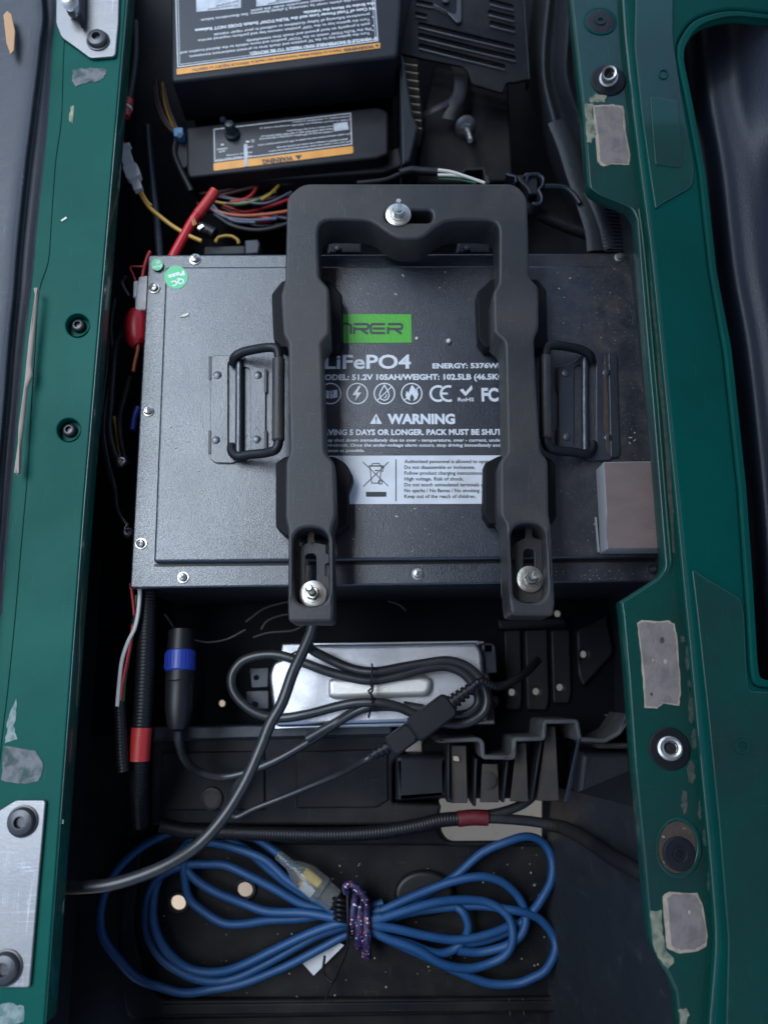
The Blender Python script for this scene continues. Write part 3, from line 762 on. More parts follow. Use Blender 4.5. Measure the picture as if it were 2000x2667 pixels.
mb.build('lettering', M['ink'], wl, smooth=False)

# handles
def handle(left):
    if left: X = lambda x: x
    else: X = lambda x: 1403+ (743-x)*1.0
    dy = 0 if left else -6
    mm = (lambda l: [(X(x), y+dy) for (x, y) in l])
    h = plate('handle', rnd(mm([(549, 926), (604, 925), (610, 922), (636, 922), (642, 940), (664, 955), (692, 958), (692, 1186), (644, 1190), (606, 1206), (560, 1205), (547, 1193)]), 7), .0030, .0030, .0006, M['lid'], bat, holes=[rnd(mm([(594, 940), (652, 960), (652, 1176), (594, 1184)]), 8)])
    h['label'] = 'folding handle left of the bracket' if left else 'folding handle right of the bracket, dusty'
    mb = MB(); r = 10.5*mpp(620, 1060, 0)
    pts = [P(X(624), 938+dy, .0042), P(X(624), 1060+dy, .0042), P(X(623), 1182+dy, .0042)]
    sweep(mb, pts, r, 14, n=6); mb.build('hinge_tube', M['lid'], h)
    for (x, y) in ((567, 977), (563, 1146), (672, 977), (669, 1144)):
        mb = MB(); mp = mpp(x, y, 0)
        lathe(mb, [(11*mp, 0), (10.5*mp, .0006), (7*mp, .0012), (0, .0014)], P(X(x), y+dy, .0030), seg=18); mb.build('rivet', M['lid'], h)
    for (x, y) in ((548, 957), (547, 1150), (692, 990), (692, 1150)):
        plate('weld_bead', wob(rnd(mm([(x-4, y-30), (x+4, y-30), (x+4, y+32), (x-4, y+32)]), 3), 0, 1, x), .0034, .0022, .0006, M['case'], h)
    rr_ = 12*mpp(650, 920, .012)
    path = [(607, 948, .003), (612, 930, .010), (634, 917, .014), (670, 909, .020), (700, 905, .026), (719, 908, .028), (726, 925, .029), (727, 960, .029), (726, 1060, .030), (726, 1130, .029), (725, 1156, .029), (716, 1172, .028), (690, 1180, .022), (650, 1184, .015), (618, 1188, .010), (604, 1175, .006), (604, 1160, .003)]
    mb = MB(); sweep(mb, pp([(X(x), y+dy, z) for (x, y, z) in path], 0), rr_, 12, n=6); mb.build('bail', M['rubber'], h)
    mb = MB(); mp = mpp(726, 1040, .03)
    a_, b_ = P(X(726), 934+dy, .0295), P(X(725), 1148+dy, .0295); L = (b_-a_).length
    lathe(mb, [(13*mp, -.0005), (16.5*mp, .001), (16.5*mp, L-.001), (13*mp, L+.0005)], a_, axis=(b_-a_), seg=20); mb.build('grip', M['bracket'], h)
    return h
handle(True); hr = handle(False)
residue('rust_line', [(1569, 930), (1578, 925), (1583, 1040), (1588, 1180), (1576, 1180), (1572, 1050)], .0038, M['rust'], hr, 2, 77)
plate('hinge_leaf_edge', rnd([(1584, 918), (1606, 918), (1614, 1180), (1610, 1190), (1590, 1190)], 5), .0036, .0020, .0006, M['lid'], hr)

mb = MB(); rg = random.Random(4)
for k in range(3):
    a0 = (-2.6, -.9, .5)[k]; n_ = 16
    stroke(mb, [(1595+(52+rg.uniform(-1, 1))*math.cos(a0+t*1.25/n_), 832+(56+rg.uniform(-1, 1))*math.sin(a0+t*1.25/n_)) for t in range(n_)], 2.4, .0004)
mb.build('water_mark', M['dirt'], bat, smooth=False)
# foam block lying on the lid
fb = thing('foam_block', 'brown foam block with grey sides at the right end of the battery', 'foam block', (1640, 1320, 0))
bt = [(1571, 1203), (1800, 1199), (1806, 1428), (1581, 1430), (1578, 1330)]
plate('foam_core', rnd(bt, 3), .0290, .0285, .0012, M['foams'], fb)
plate('brown_face', rnd([(1573, 1204.5), (1799, 1200.5), (1804, 1427), (1583, 1428.5), (1579, 1380), (1580.5, 1330), (1577, 1270)], 2), .0302, .0016, .0006, M['foamt'], fb)
mb = MB(); q = [P(1550, 1347, .0015), P(1553, 1347, .006), P(1561, 1438, .006), P(1558, 1438, .0015)]
mb.add(q + [p + Vector((-.0012, 0, 0)) for p in q], [(0, 1, 2, 3), (7, 6, 5, 4), (0, 4, 5, 1), (1, 5, 6, 2), (2, 6, 7, 3), (3, 7, 4, 0)]); mb.build('paper_tab', M['foams'], fb, smooth=False)

# ================================================================ HOLD-DOWN BRACKET
br = thing('hold_down_bracket', 'black plastic hold-down bracket shaped like an upturned U clamped across the battery', 'bracket', (1060, 1000, 0))
ZB = .055
outer = [(786, 477, 24), (1343, 477, 24), (1373, 512, 16), (1376, 600), (1378, 720, 8), (1403, 747, 9), (1403, 853, 9), (1391, 882, 8), (1396, 1000), (1408, 1178, 12), (1427, 1197, 12), (1429, 1340), (1434, 1366), (1445, 1570), (1441, 1604, 26), (1420, 1604), (1350, 1604), (1331, 1602, 24), (1326, 1570), (1317, 1366, 10), (1302, 1342, 10), (1301, 1200, 12), (1320, 1178, 12), (1314, 900, 10), (1311, 888, 8),
         (1286, 866, 9), (1283, 762, 9), (1298, 736, 8), (1299, 640), (1299, 575, 34), (1240, 572), (1165, 573, 24), (1130, 594), (1098, 622, 26), (1034, 622, 26), (1000, 600), (966, 574, 24), (900, 572), (829, 573, 34), (829, 640), (832, 722, 8), (857, 750, 8), (859, 868, 9), (837, 893, 8), (843, 1040), (848, 1180, 12), (871, 1202, 12), (876, 1344, 12), (865, 1377, 10), (868, 1480), (870, 1590), (867, 1620, 26), (845, 1620), (775, 1620), (752, 1620, 24), (750, 1590), (751, 1377, 12), (743, 1352, 12), (744, 1200, 14), (755, 1180, 12), (752, 1040), (751, 893, 8), (738, 870, 9), (732, 766, 9), (743, 724, 8), (745, 620), (748, 512, 16)]
slotL = rnd([(763, 1374), (857, 1374), (857, 1578), (763, 1578)], 44, 6)
slotR = rnd([(1329, 1362), (1421, 1362), (1425, 1570), (1333, 1570)], 44, 6)
slotT = rnd([(1004, 547), (1126, 547), (1126, 579), (1004, 579)], 15, 5)
plate('bracket_frame', rnd(outer, 6), ZB, .045, .0030, M['bracket'], br, holes=[slotL, slotR, slotT], res=3)
pads = [[(735, 730), (707, 765), (712, 885), (735, 905), (880, 905), (893, 888), (891, 767), (862, 735)],
        [(742, 1188), (718, 1205), (718, 1372), (745, 1397), (868, 1397), (910, 1366), (908, 1280), (921, 1243), (905, 1212), (893, 1200), (870, 1188)],
        [(1281, 725), (1241, 762), (1245, 880), (1262, 905), (1415, 910), (1427, 892), (1423, 755), (1400, 726)],
        [(1300, 1186), (1261, 1206), (1259, 1340), (1275, 1365), (1440, 1362), (1450, 1345), (1446, 1205), (1425, 1188)]]
for p in pads: plate('clamp_pad', rnd(p, 7), .020, .0190, .0020, M['padshade'], br)
for (loop, zt) in ((slotL, .0), (slotR, .0)):
    x0 = min(p[0] for p in loop); x1 = max(p[0] for p in loop); y0 = min(p[1] for p in loop); y1 = max(p[1] for p in loop)
    cx = (x0+x1)/2
    slot = rnd(rect(cx-14, y0+68, cx+14, y1-30), 13, 5)
    o = plate('slot_plate', [(cx-8, y0-2), (cx+8, y0-2), (cx+10, y0+38), (cx+40, y0+44), (cx+40, y0+66), (cx+48, y0+70), (cx+48, y0+92), (cx+38, y0+96), (cx+38, y0+124), (cx+48, y0+128), (cx+48, y1), (cx-48, y1), (cx-48, y0+128), (cx-38, y0+124), (cx-38, y0+96), (cx-48, y0+92), (cx-48, y0+66), (cx-36, y0+50), (cx-10, y0+40)], .034, .004, .0008, M['bracket'], br, holes=[slot])
for k, (x, y, w, h) in enumerate(((775, 1422, 8, 30), (772, 1475, 5, 40), (770, 1545, 7, 34), (800, 1490, 3, 26), (812, 1398, 6, 22))):
    residue('dust_patch', circ(x, y, w, 10, h), .0348, M['rust'], br, 3, 90+k, .0004)
# bolts with washers and long studs
def stud(x, y, z, rw, h, lab, lean=(0, 0)):
    mp = mpp(x, y, z); c = P(x, y, z); ax = Vector((lean[0], lean[1], 1)).normalized()
    mb = MB(); lathe(mb, [(rw*mp, 0), (rw*mp, .0016), (rw*.95*mp, .0020), (rw*.45*mp, .0020)], c, seg=36)
    w = mb.build('washer', M['zinc'], br); w['label'] = lab
    mb = MB(); lathe(mb, [(rw*.62*mp, .0020), (rw*.60*mp, .0032), (rw*.42*mp, .0034)], c, seg=28); mb.build('spring_washer', M['zinc'], w)
    mb = MB(); lathe(mb, [(rw*.50*mp, .0030), (rw*.50*mp, .0085), (rw*.44*mp, .0095), (rw*.30*mp, .0095)], c, axis=ax, seg=6); mb.build('nut', M['zinc'], w, smooth=False)
    mb = MB(); rs = rw*.27*mp; prof = [(rs, .002)]; t = .004
    while t < h-.002:
        prof += [(rs, t), (rs*.88, t+.0006)]; t += .0012
    prof += [(rs*.8, h-.0012), (rs*.7, h), (0, h)]
    lathe(mb, prof, c, axis=ax, seg=18); mb.build('stud', M['zinc'], w)
stud(1037, 561, ZB, 33, .021, 'washer and stud on the crossbar', (0, .12))
stud(816, 1548, .0345, 36, .036, 'washer and stud in the left leg slot', (-.02, .05))
stud(1379, 1509, .0345, 35, .030, 'washer and stud in the right leg slot', (.02, .03))

# ================================================================ TOP: CONTROLLER COVER AND SWITCH BOX
cv = thing('controller_cover', 'black plastic controller cover with a large instruction label at the top', 'cover', (740, 0, ZF+.006))
ct = rnd([(444, -420), (1050, -420), (1044, 30), (1036, 140), (1030, 148), (452, 213), (446, 206), (445, 0)], 7)
plate('cover_shell', ct, .0, .065, .004, M['black'], cv, res=3)
plate('cover_skirt', [(460, -400), (1030, -400), (1024, 120), (462, 180)], -.064, .125, .002, M['black'], cv)
plate('cover_flange', rnd([(1040, 138), (1050, 144), (1076, 300), (1090, 330), (1068, 420), (1046, 430), (1044, 330)], 6), -.02, .12, .003, M['black'], cv)
zl = .0004
big = plate('instruction_label', rnd([(452, -330), (982, -330), (980, 0), (990, 124), (461, 195), (456, 0)], 3), zl, .0003, .0001, M['lblack'], cv, res=1)
og = plate('orange_band', [(990, 111), (990.5, 125), (461, 194.5), (460, 179)], zl+.0003, .0002, .00005, M['orange'], big, res=1)
z = zl+.0003; mb = MB()
for (x0, y0, x1, y1, cap, bo, t) in (
        (981, 96, 650, 136, 9.0, .03, 'IF VEHICLE IS INOPERABLE AND NEEDS TO BE MOVED:'),
        (963, 83, 492, 145, 7.5, .012, "Turn the ignition key to the 'N' position and chock tires to prevent inadvertent movement."),
        (966, 72, 471, 135, 7.5, .012, "Flip the 'RUN-TOW' switch to the 'TOW' position and move vehicle to the desired location and"),
        (962, 59, 640, 104, 7.5, .012, 'park it properly on level ground and chock tires immediately.'),
        (963, 47, 516, 103, 7.5, .012, "Turn the ignition key to the 'OFF' position remove key and perform required service"),
        (962, 34, 556, 88, 7.5, .012, 'procedures following all Safety Guidelines as outlined in your repair manual.'),
        (975, 18, 508, 76, 8.6, .03, "IN Case of Total Power Loss and the 'RUN-TOW' Switch DOES NOT Release"),
        (975, 5, 790, 30, 8.2, .03, 'the Brake to Move the Vehicle:'),
        (960, -8, 522, 50, 7.5, .012, 'Remove this plastic cover by removing 2 plastic fasteners. See illustrations below.'),
        (900, -12, 652, 26, 7.5, .012, 'and press release instruction under this panel.')):
    letter(mb, t, x0, y0, x1, y1, cap, z, bo)
for (x, y) in ((971, 79), (972, 67), (971, 44)): patch(mb, circ(x, y, 2, 6), z)
stroke(mb, [(458, -320), (459, 0), (464, 174), (984, 106), (976, 0), (976, -320)], 2.2, z)
stroke(mb, [(464, -320), (465, 0), (469, 168), (978, 101), (970, 0), (970, -320)], 1.2, z)
mb.build('lettering', M['dimwhite'], big, smooth=False)
mb = MB(); letter(mb, 'WARNING:', 974, 117, 894, 127.5, 8.5, z+.0003, .03); letter(mb, 'Failure to follow these instructions can result in SERIOUS INJURY or DEATH', 888, 128, 502, 179, 7.2, z+.0003, .012)
patch(mb, [(986, 115), (977, 117), (982.5, 123.5)][::-1], z+.0003)
mb.build('lettering', M['ink'], og, smooth=False)
for q in ([(511, -60), (628, -75), (628, 20), (512, 31)], [(668, -78), (783, -92), (783, 2), (668, 17)]):
    o = plate('label_picture', q, z+.0001, .0002, .00005, M['pic'], big, res=1)
    mb = MB()
    letter(mb, 'To remove fastener', q[2][0]-8, q[2][1]-9, q[3][0]+28, q[3][1]-8, 5.5, z+.0003, .012); letter(mb, 'pull and press', q[2][0]-8, q[2][1]-19, q[3][0]+50, q[3][1]-16, 5.5, z+.0003, .012)
    mb.build('lettering', M['ink'], o, smooth=False)

sb = thing('switch_box', 'long black switch box with a small orange warning label below the controller cover', 'switch box', (730, 360, ZF+.006))
zb = -.055
plate('box_shell', rnd([(484, 330), (986, 277), (1012, 290), (1012, 400), (984, 411), (494, 462), (486, 450)], 8), zb, .05, .0035, M['black'], sb, res=3)
plate('box_front_lip', rnd([(488, 452), (984, 402), (1040, 380), (1050, 430), (1000, 448), (500, 482)], 6), zb-.018, .06, .003, M['black'], sb)
zl = zb+.0004
sm = plate('warning_label', rnd([(917, 291), (920, 401), (557, 445), (554, 333)], 5), zl, .0003, .0001, M['lblack'], sb, res=1)
og = plate('orange_band', rnd([(919.5, 380), (920, 399), (557, 445), (556, 425)], 4), zl+.0003, .0002, .00005, M['orange'], sm, res=1)
z = zl+.0003; mb = MB()
stroke(mb, [(558, 337), (913, 295), (916, 375), (560, 420)], 2.0, z, True)
for (x0, y0, x1, y1, cap, bo, t) in (
        (909, 367, 700, 393, 4.2, .015, 'DO NOT tow or tamper with vehicle. Unauthorized procedures may result in'),
        (906, 360, 720, 383, 4.2, .015, 'SERIOUS INJURY or damage to the vehicle and void the warranty.'),
        (909, 347, 672, 377, 4.2, .015, 'To enable onboard system turn key switch to OFF and connect battery wires'),
        (866, 341, 676, 361, 4.2, .015, 'LOADS turn key to OFF before connecting or disconnecting'),
        (866, 334, 680, 354, 4.2, .015, 'heavy loads. ELECTRIC ARC or BATTERY EXPLOSION can'),
        (866, 327, 746, 340, 4.2, .015, 'occur if key is not in the OFF position.'),
        (909, 310, 676, 333, 4.2, .015, 'TAKE 12 second charging test BEFORE turning key switch to'),
        (909, 301, 760, 317, 4.2, .015, 'FORWARD or REVERSE position.'),
        (656, 403, 562, 415, 4.2, .015, 'TOW - Always select TOW'), (656, 395, 590, 404, 4.2, .015, 'before towing'), (660, 379, 640, 382, 4.5, .02, 'TOW'), (592, 384, 565, 388, 4.5, .02, 'NORMAL'), (586, 391, 570, 394, 4.5, .02, 'RUN')):
    letter(mb, t, x0, y0, x1, y1, cap, z, bo)
for (x, y) in ((912, 367), (912, 347), (912, 310)): patch(mb, circ(x, y, 1.6, 6), z)
patch(mb, [(575, 376), (582, 374), (584, 378), (577, 379)], z); patch(mb, [(640, 368), (648, 366), (651, 370), (642, 372)], z)
stroke(mb, circ(659, 367, 3.4, 10), 1.2, z, True)
mb.build('lettering', M['dimwhite'], sm, smooth=False)
plate('label_picture', [(868, 322), (905, 317), (908, 337), (870, 342)], z+.0001, .0002, .00005, M['pic'], sm, res=1)
mb = MB(); letter(mb, 'WARNING', 763, 406, 683, 416, 13, z+.0003, .035)
patch(mb, [(787, 403), (768, 405), (778, 416)][::-1], z+.0003); mb.build('lettering', M['ink'], og, smooth=False)
mb = MB(); c = P(606, 352, zb); mp = mpp(606, 352, zb)
lathe(mb, [(20*mp, 0), (20*mp, .004), (15*mp, .006), (14*mp, .014), (11*mp, .018), (0, .019)], c, axis=(-.05, .1, 1), seg=22); mb.build('toggle_knob', M['panel'], sb)
mb = MB(); lathe(mb, [(9*mp, 0), (9*mp, .005), (5*mp, .007), (0, .0072)], P(583, 318, zb-.002), seg=14); mb.build('toggle_stop', M['panel'], sb)
mb = MB(); obox(mb, P(641, 405, zb+.0006), P(642, 440, zb)-P(640, 370, zb), (1, 0, 0), 33*mp, 4.5*mp, .0005); mb.build('torn_film', M['pic'], sb)

# heat sink fins beside the cover
hs = thing('heat_sink', 'finned metal heat sink beside the controller cover', 'heat sink', (1070, 240, -.1))
plate('heat_sink_base', rnd([(1036, 130), (1090, 150), (1104, 340), (1070, 420), (1046, 400)], 4), -.075, .06, .002, M['black'], hs)
f0 = None
for i in range(10):
    x0, y0 = 1039+i*.9, 143+i*20.4; x1, y1 = 1086+i*1.6, y0+7+i*.2
    if f0 is None:
        f0 = ribbon('fin', [(x0, y0), (x1, y1)], 3.2, -.048, .03, .0004, M['brass'], hs); q0 = P((x0+x1)/2, (y0+y1)/2, -.048)
    else:
        q = P((x0+x1)/2, (y0+y1)/2, -.048); dup(f0, q-q0, hs)

# vented plate at the top
vp = thing('vented_cover', 'black slotted cover plate with a metal tab at the top right', 'cover', (1230, 60, -.05))
vloop = rnd([(1072, -420), (1362, -420), (1367, 0), (1381, 205, 4), (1340, 214), (1318, 214, 14), (1309, 242, 6), (1228, 217, 10), (1222, 190, 26), (1205, 172), (1040, 140), (1055, 60), (1066, 0)], 6)
def slot_loop(x0, y0, x1, y1, w):
    d = (Vector((x1, y1))-Vector((x0, y0))).normalized(); n = Vector((-d.y, d.x))*w/2
    return rnd([(x0-n.x, y0-n.y), (x1-n.x, y1-n.y), (x1+n.x, y1+n.y), (x0+n.x, y0+n.y)], w*.45, 4)
sl = [slot_loop(*a) for a in ((1090, 62, 1340, 122, 12), (1090, 90, 1343, 151, 12), (1091, 117, 1316, 173, 12), (1272, 30, 1340, 47, 12), (1276, 58, 1342, 75, 12), (1276, 2, 1338, 18, 12), (1274, -26, 1336, -10, 12), (1084, 3, 1128, 12, 10), (1082, 34, 1112, 40, 8), (1090, -30, 1230, -10, 12))]
plate('cover_plate', vloop, -.045, .004, .0012, M['blackd'], vp, holes=sl)
plate('cover_edge', [(1367, 0), (1381, 205), (1376, 206), (1362, 0)], -.043, .02, .001, M['black'], vp)
for a in ((1090, 70, 1340, 130), (1090, 98, 1343, 159), (1091, 125, 1316, 181), (1272, 38, 1340, 55), (1276, 66, 1342, 83), (1276, 10, 1338, 26), (1084, 10, 1128, 19), (1082, 41, 1112, 47)):
    ribbon('slot_ridge', [(a[0], a[1]), ((a[0]+a[2])/2, (a[1]+a[3])/2+.5), (a[2], a[3])], 3.5, -.0425, .003, .0008, M['rim'], vp)
sh = plate('metal_tab', rnd([(1126, 10), (1160, 28), (1183, 52), (1192, 60), (1202, 56), (1202, -20), (1190, -20), (1188, 36), (1174, 34)], 5), -.041, .003, .001, M['dsteel'], vp)
mb = MB(); lathe(mb, [(9*mpp(1158, 6, -.04), 0), (9*mpp(1158, 6, -.04), .003), (0, .0035)], P(1160, 4, -.044), seg=14); mb.build('tab_rivet', M['dsteel'], vp)
# bearer behind
bx = thing('motor_plate', 'dark upright plate carrying a nut and stud below the slotted cover', 'plate', (1210, 320, -.1))
plate('plate_body', rnd([(1130, 160), (1320, 160), (1336, 470), (1080, 480), (1100, 330)], 8), -.085, .02, .003, M['blackd'], bx)
c = P(1213, 330, -.072); mp = mpp(1213, 330, -.07); ax = Vector((.02, -.75, .50))
mb = MB(); lathe(mb, [(28*mp, 0), (28*mp, .002), (22*mp, .0035), (17*mp, .004)], c, axis=ax, seg=26); w = mb.build('flange_nut', M['steel'], bx)
mb = MB(); lathe(mb, [(16*mp, .003), (16*mp, .010), (14*mp, .012), (8*mp, .012)], c, axis=ax, seg=6); mb.build('hex_nut', M['steel'], w, smooth=False)
mb = MB(); lathe(mb, [(7.5*mp, .004), (7.5*mp, .050), (6*mp, .052), (0, .052)], c, axis=ax, seg=14); mb.build('stud', M['zinc'], w)
ct_ = thing('metal_strap', 'curved shiny dark metal strap between the heat sink and the slotted cover', 'strap', (1190, 230, -.08))
mb = MB(); sweep(mb, pp([(1190, 165, -.07), (1200, 205, -.062), (1196, 245, -.06), (1178, 275, -.06), (1166, 312, -.066)], 0), .006, 12, flat=(.0085, .0016)); mb.build('strap_band', M['black'], ct_)
mb = MB(); sweep(mb, pp([(1102, 300, -.07), (1130, 285, -.062), (1165, 270, -.06), (1195, 250, -.066)], 0), .004, 10, flat=(.005, .0012)); mb.build('strap_branch', M['black'], ct_)

# conduit with two white wires
wc = thing('wire_conduit', 'short corrugated black conduit with two white wires above the bracket', 'conduit', (1150, 450, -.02))
cord('conduit_sleeve', [(1040, 452), (1070, 444), (1100, 446), (1147, 449)], -.02, 11, M['rubber'], wc, corr=.07, pitch=.0022)
cord('white_wire', [(1140, 443), (1175, 448), (1210, 459), (1262, 477)], -.006, 4.2, M['wwire'], wc)
cord('white_wire', [(1140, 456), (1180, 457), (1215, 462), (1240, 470)], -.008, 4.2, M['wwire'], wc)
cord('dark_wire', [(1040, 455), (1000, 470), (930, 478)], -.022, 7, M['rubber'], wc)
cord('bracket_wire', [(1140, 466), (1200, 470), (1240, 478)], -.024, 3, M['gwire'], wc)
kl = thing('wire_clip', 'small black open clip standing above the top edge of the bracket', 'clip', (1235, 460, -.02))
ribbon('clip_frame', [(1205, 448), (1212, 441), (1258, 438), (1262, 445), (1266, 480)], 6, -.035, .03, .001, M['black'], kl)
ribbon('clip_leg', [(1268, 456), (1272, 478)], 7, -.034, .02, .001, M['brown'], kl)
k2 = thing('battery_latch', 'black latch block with a thin grey arm right of the bracket crossbar', 'latch', (1390, 490, -.03))
plate('latch_block', rnd([(1345, 455), (1400, 452), (1402, 505), (1378, 506), (1372, 490), (1350, 470)], 5), -.010, .05, .002, M['black'], k2)
ribbon('latch_hook', [(1318, 452), (1343, 458), (1344, 474)], 6, -.008, .03, .001, M['panel'], k2)
ribbon('latch_edge', rnd([(1366, 453), (1402, 451), (1416, 462), (1414, 482), (1402, 492), (1412, 510), (1410, 528), (1390, 530)], 6), 9, -.006, .02, .002, M['panel'], k2)
cord('latch_arm', [(1410, 487), (1440, 486), (1470, 489), (1492, 505), (1510, 530)], -.012, 7, M['panel'], k2)
# corrugated conduit on the right, straps and rubber sheet
cn = thing('ribbed_conduit', 'long dark ribbed conduit running from the bracket to the right rail', 'conduit', (1460, 580, -.03))
cord('conduit_sleeve', [(1340, 520), (1385, 548), (1445, 577), (1510, 602), (1560, 616), (1625, 622)], -.03, 16, M['blackd'], cn, corr=.05, pitch=.0028, seg=14)
rs = thing('rubber_sheet', 'dark rubber sheet hanging in folds beside the upper right rail', 'sheet', (1500, 380, -.1))
rows = []
for (y, x, w_) in ((-200, 1440, 40), (60, 1400, 60), (200, 1395, 60), (320, 1420, 70), (420, 1450, 60), (520, 1490, 50), (620, 1540, 40), (680, 1560, 40)):
    rows.append([(x-20, y, -.14), (x, y, -.085), (x+w_*.35, y, -.062), (x+w_*.7, y, -.072), (x+w_, y, -.050), (x+w_*1.35, y, -.030), (x+w_*1.7, y, -.042), (x+w_*2.3, y, -.02), (1700, y, -.035)])
loft('sheet_skin', rows, M['wall'], rs, 4)
cord('sheet_seam', [(1452, 316), (1478, 380), (1500, 450), (1528, 530), (1550, 600), (1556, 655)], -.016, 12, M['wall'], rs, flat=(.012, .0028))
cord('sheet_seam', [(1535, 500), (1556, 540), (1575, 590), (1590, 650)], -.014, 9, M['wall'], rs, flat=(.008, .0028))
rp = thing('ribbed_panel', 'small dark ribbed panel tucked under the corner of the right rail', 'panel', (1610, 580, -.03))  # ribbed panel below the rail corner
plate('panel_base', rnd([(1545, 510), (1655, 555), (1668, 655), (1575, 655)], 5), -.014, .01, .001, M['wall'], rp)
r0 = None
for i in range(13):
    y = 530+i*9.5; x0 = 1555+i*1.6
    rb = ribbon('rib', [(x0, y), (1655, y+7)], 3.4, -.0115, .006, .0006, M['wall'], rp) if i < 13 else None

# ================================================================ UPPER LEFT WIRING
uw = thing('inline_connector', 'white inline wire connector with a red crimp and yellow wires at the upper left', 'connector', (345, 440, -.01))
ax_ = (P(362, 502, -.012)-P(325, 384, -.012)).normalized(); c0 = P(325, 384, -.012); mp = mpp(340, 440, -.012)
mb = MB(); obox(mb, P(323, 385, -.012), (ax_.y*-1, ax_.x, 0), ax_, 19*mp, 4*mp, .004, ch=.0006); mb.build('connector_flange', M['nylon'], uw)
mb = MB(); obox(mb, P(333, 416, -.010), (-ax_.y, ax_.x, 0), ax_, 13*mp, 34*mp, .005, ch=.0015); mb.build('connector_body', M['nylon'], uw)
mb = MB(); obox(mb, P(347, 452, -.010), (-ax_.y, ax_.x, 0), ax_, 18*mp, 20*mp, .006, ch=.0018); mb.build('connector_socket', M['nylon'], uw)
mb = MB(); obox(mb, P(358, 483, -.012), (-ax_.y, ax_.x, 0), ax_, 11*mp, 18*mp, .004, ch=.001); mb.build('connector_tail', M['nylon'], uw)
mb = MB(); sweep(mb, pp([(334, 258), (331, 272), (329, 285), (326, 304)], -.008), lambda t: (15.5 if t < .42 else 13)*mp*(.8 if t < .03 else 1), 14); mb.build('red_crimp', M['redtape'], uw)
cord('crimp_ring', [(330, 279), (329, 284)], -.008, 16, M['nylon'], uw)
cord('black_lead', [(352, 60), (352, 140), (344, 210), (335, 258)], -.010, 13, M['rubber'], uw)
cord('red_lead', [(325, 304), (316, 340), (322, 378)], -.010, 4, M['rwire'], uw)
cord('yellow_wire', [(364, 498), (376, 520), (392, 542), (413, 560), (445, 585), (475, 604), (500, 617), (526, 628)], -.016, 5.5, M['ywire'], uw)
cord('yellow_wire', [(369, 498), (384, 524), (396, 536)], -.014, 3.5, M['ywire'], uw)
rc = thing('red_cable', 'thick red battery cable entering behind the top edge of the battery', 'cable', (490, 590, -.02))
cord('cable_jacket', [(560, 500), (545, 522), (520, 552), (500, 580), (482, 612), (462, 648), (440, 690), (432, 710)], -.016, 12.5, M['red'], rc, seg=14)
cord('heat_shrink', [(561, 498), (543, 524), (515, 560)], -.016, 14, M['redtape'], rc, seg=14)
cn2 = thing('cable_lug', 'black insulated cable lug with a shiny spot beside the red cable', 'lug', (530, 595, -.03))
cord('lug_boot', [(500, 575), (525, 592), (560, 610)], -.024, 16, M['rubber'], cn2, seg=14)
mb = MB(); obox(mb, P(524, 593, -.010), (.8, .6, 0), (-.6, .8, 0), 9*mp, 5*mp, .002, ch=.0008); mb.build('lug_tip', M['zinc'], cn2)
cord('orange_lead', [(502, 562), (508, 575), (512, 586)], -.012, 3.4, M['owire'], cn2); cord('orange_lead', [(498, 566), (503, 578), (506, 588)], -.012, 3, M['ywire'], cn2)
# loom of thin wires
wl_ = thing('wire_loom', 'tangle of thin coloured wires under the switch box', 'wires', (640, 540, -.05))
for (nm, m, r, path) in (
        ('orange_wire', 'owire', 5, [(560, 548), (585, 556), (625, 562), (680, 560), (740, 552), (790, 540)]), ('slate_wire', 'bwire', 5, [(548, 540), (570, 558), (605, 570), (660, 574), (720, 570)]),
        ('slate_wire', 'bwire', 4.5, [(552, 532), (575, 555), (612, 576), (665, 580)]), ('yellow_wire', 'ywire', 4.5, [(740, 456), (728, 480), (705, 505), (680, 521)]), ('red_wire', 'rwire', 4.5, [(668, 490), (655, 508), (634, 520), (600, 526)]),
        ('green_wire', 'gwire', 4, [(590, 530), (630, 532), (670, 522), (700, 505)]), ('yellow_wire', 'ywire', 3.5, [(556, 524), (590, 530), (640, 528), (670, 520)]), ('brown_wire', 'brwire', 5, [(540, 520), (580, 508), (650, 490), (720, 470)]),
        ('brown_wire', 'brwire', 5, [(520, 505), (580, 498), (650, 478)]), ('red_wire', 'brwire', 4, [(560, 500), (600, 516), (660, 520), (720, 500)]), ('slate_wire', 'bwire', 3.5, [(560, 510), (610, 520), (690, 530), (760, 500)]),
        ('black_wire', 'rubber', 7, [(560, 560), (610, 590), (680, 600), (760, 580), (800, 560)]), ('black_wire', 'rubber', 6, [(520, 490), (560, 470), (640, 470), (740, 480), (780, 470)]),
        ('yellow_wire', 'ywire', 4.5, [(562, 632), (568, 620), (585, 615), (605, 616), (620, 626), (622, 636)])):
    cord(nm, path, -.085, r, M[m], wl_)
rg = random.Random(21)
for k in range(26):
    x0 = rg.uniform(500, 600); y0 = rg.uniform(470, 560); x1 = x0+rg.uniform(120, 280); y1 = y0+rg.uniform(-50, 60)
    sag = rg.uniform(10, 45)
    p_ = [(x0, y0), (x0+(x1-x0)*.3, y0+(y1-y0)*.3+sag), (x0+(x1-x0)*.65, y0+(y1-y0)*.65+sag*rg.uniform(.4, 1)), (x1, y1)]
    nm, m_ = rg.choice((('black_wire', 'rubber'), ('brown_wire', 'brwire'), ('black_wire', 'cable'), ('slate_wire', 'bwire'), ('brown_wire', 'brwire'), ('red_wire', 'rwire')))
    cord(nm, p_, rg.uniform(-.125, -.095), rg.uniform(3, 5.5), M[m_], wl_)
fu = thing('fuse_holder', 'pale blue fuse connector with brown wires beside the switch box', 'fuse holder', (468, 352, -.05))
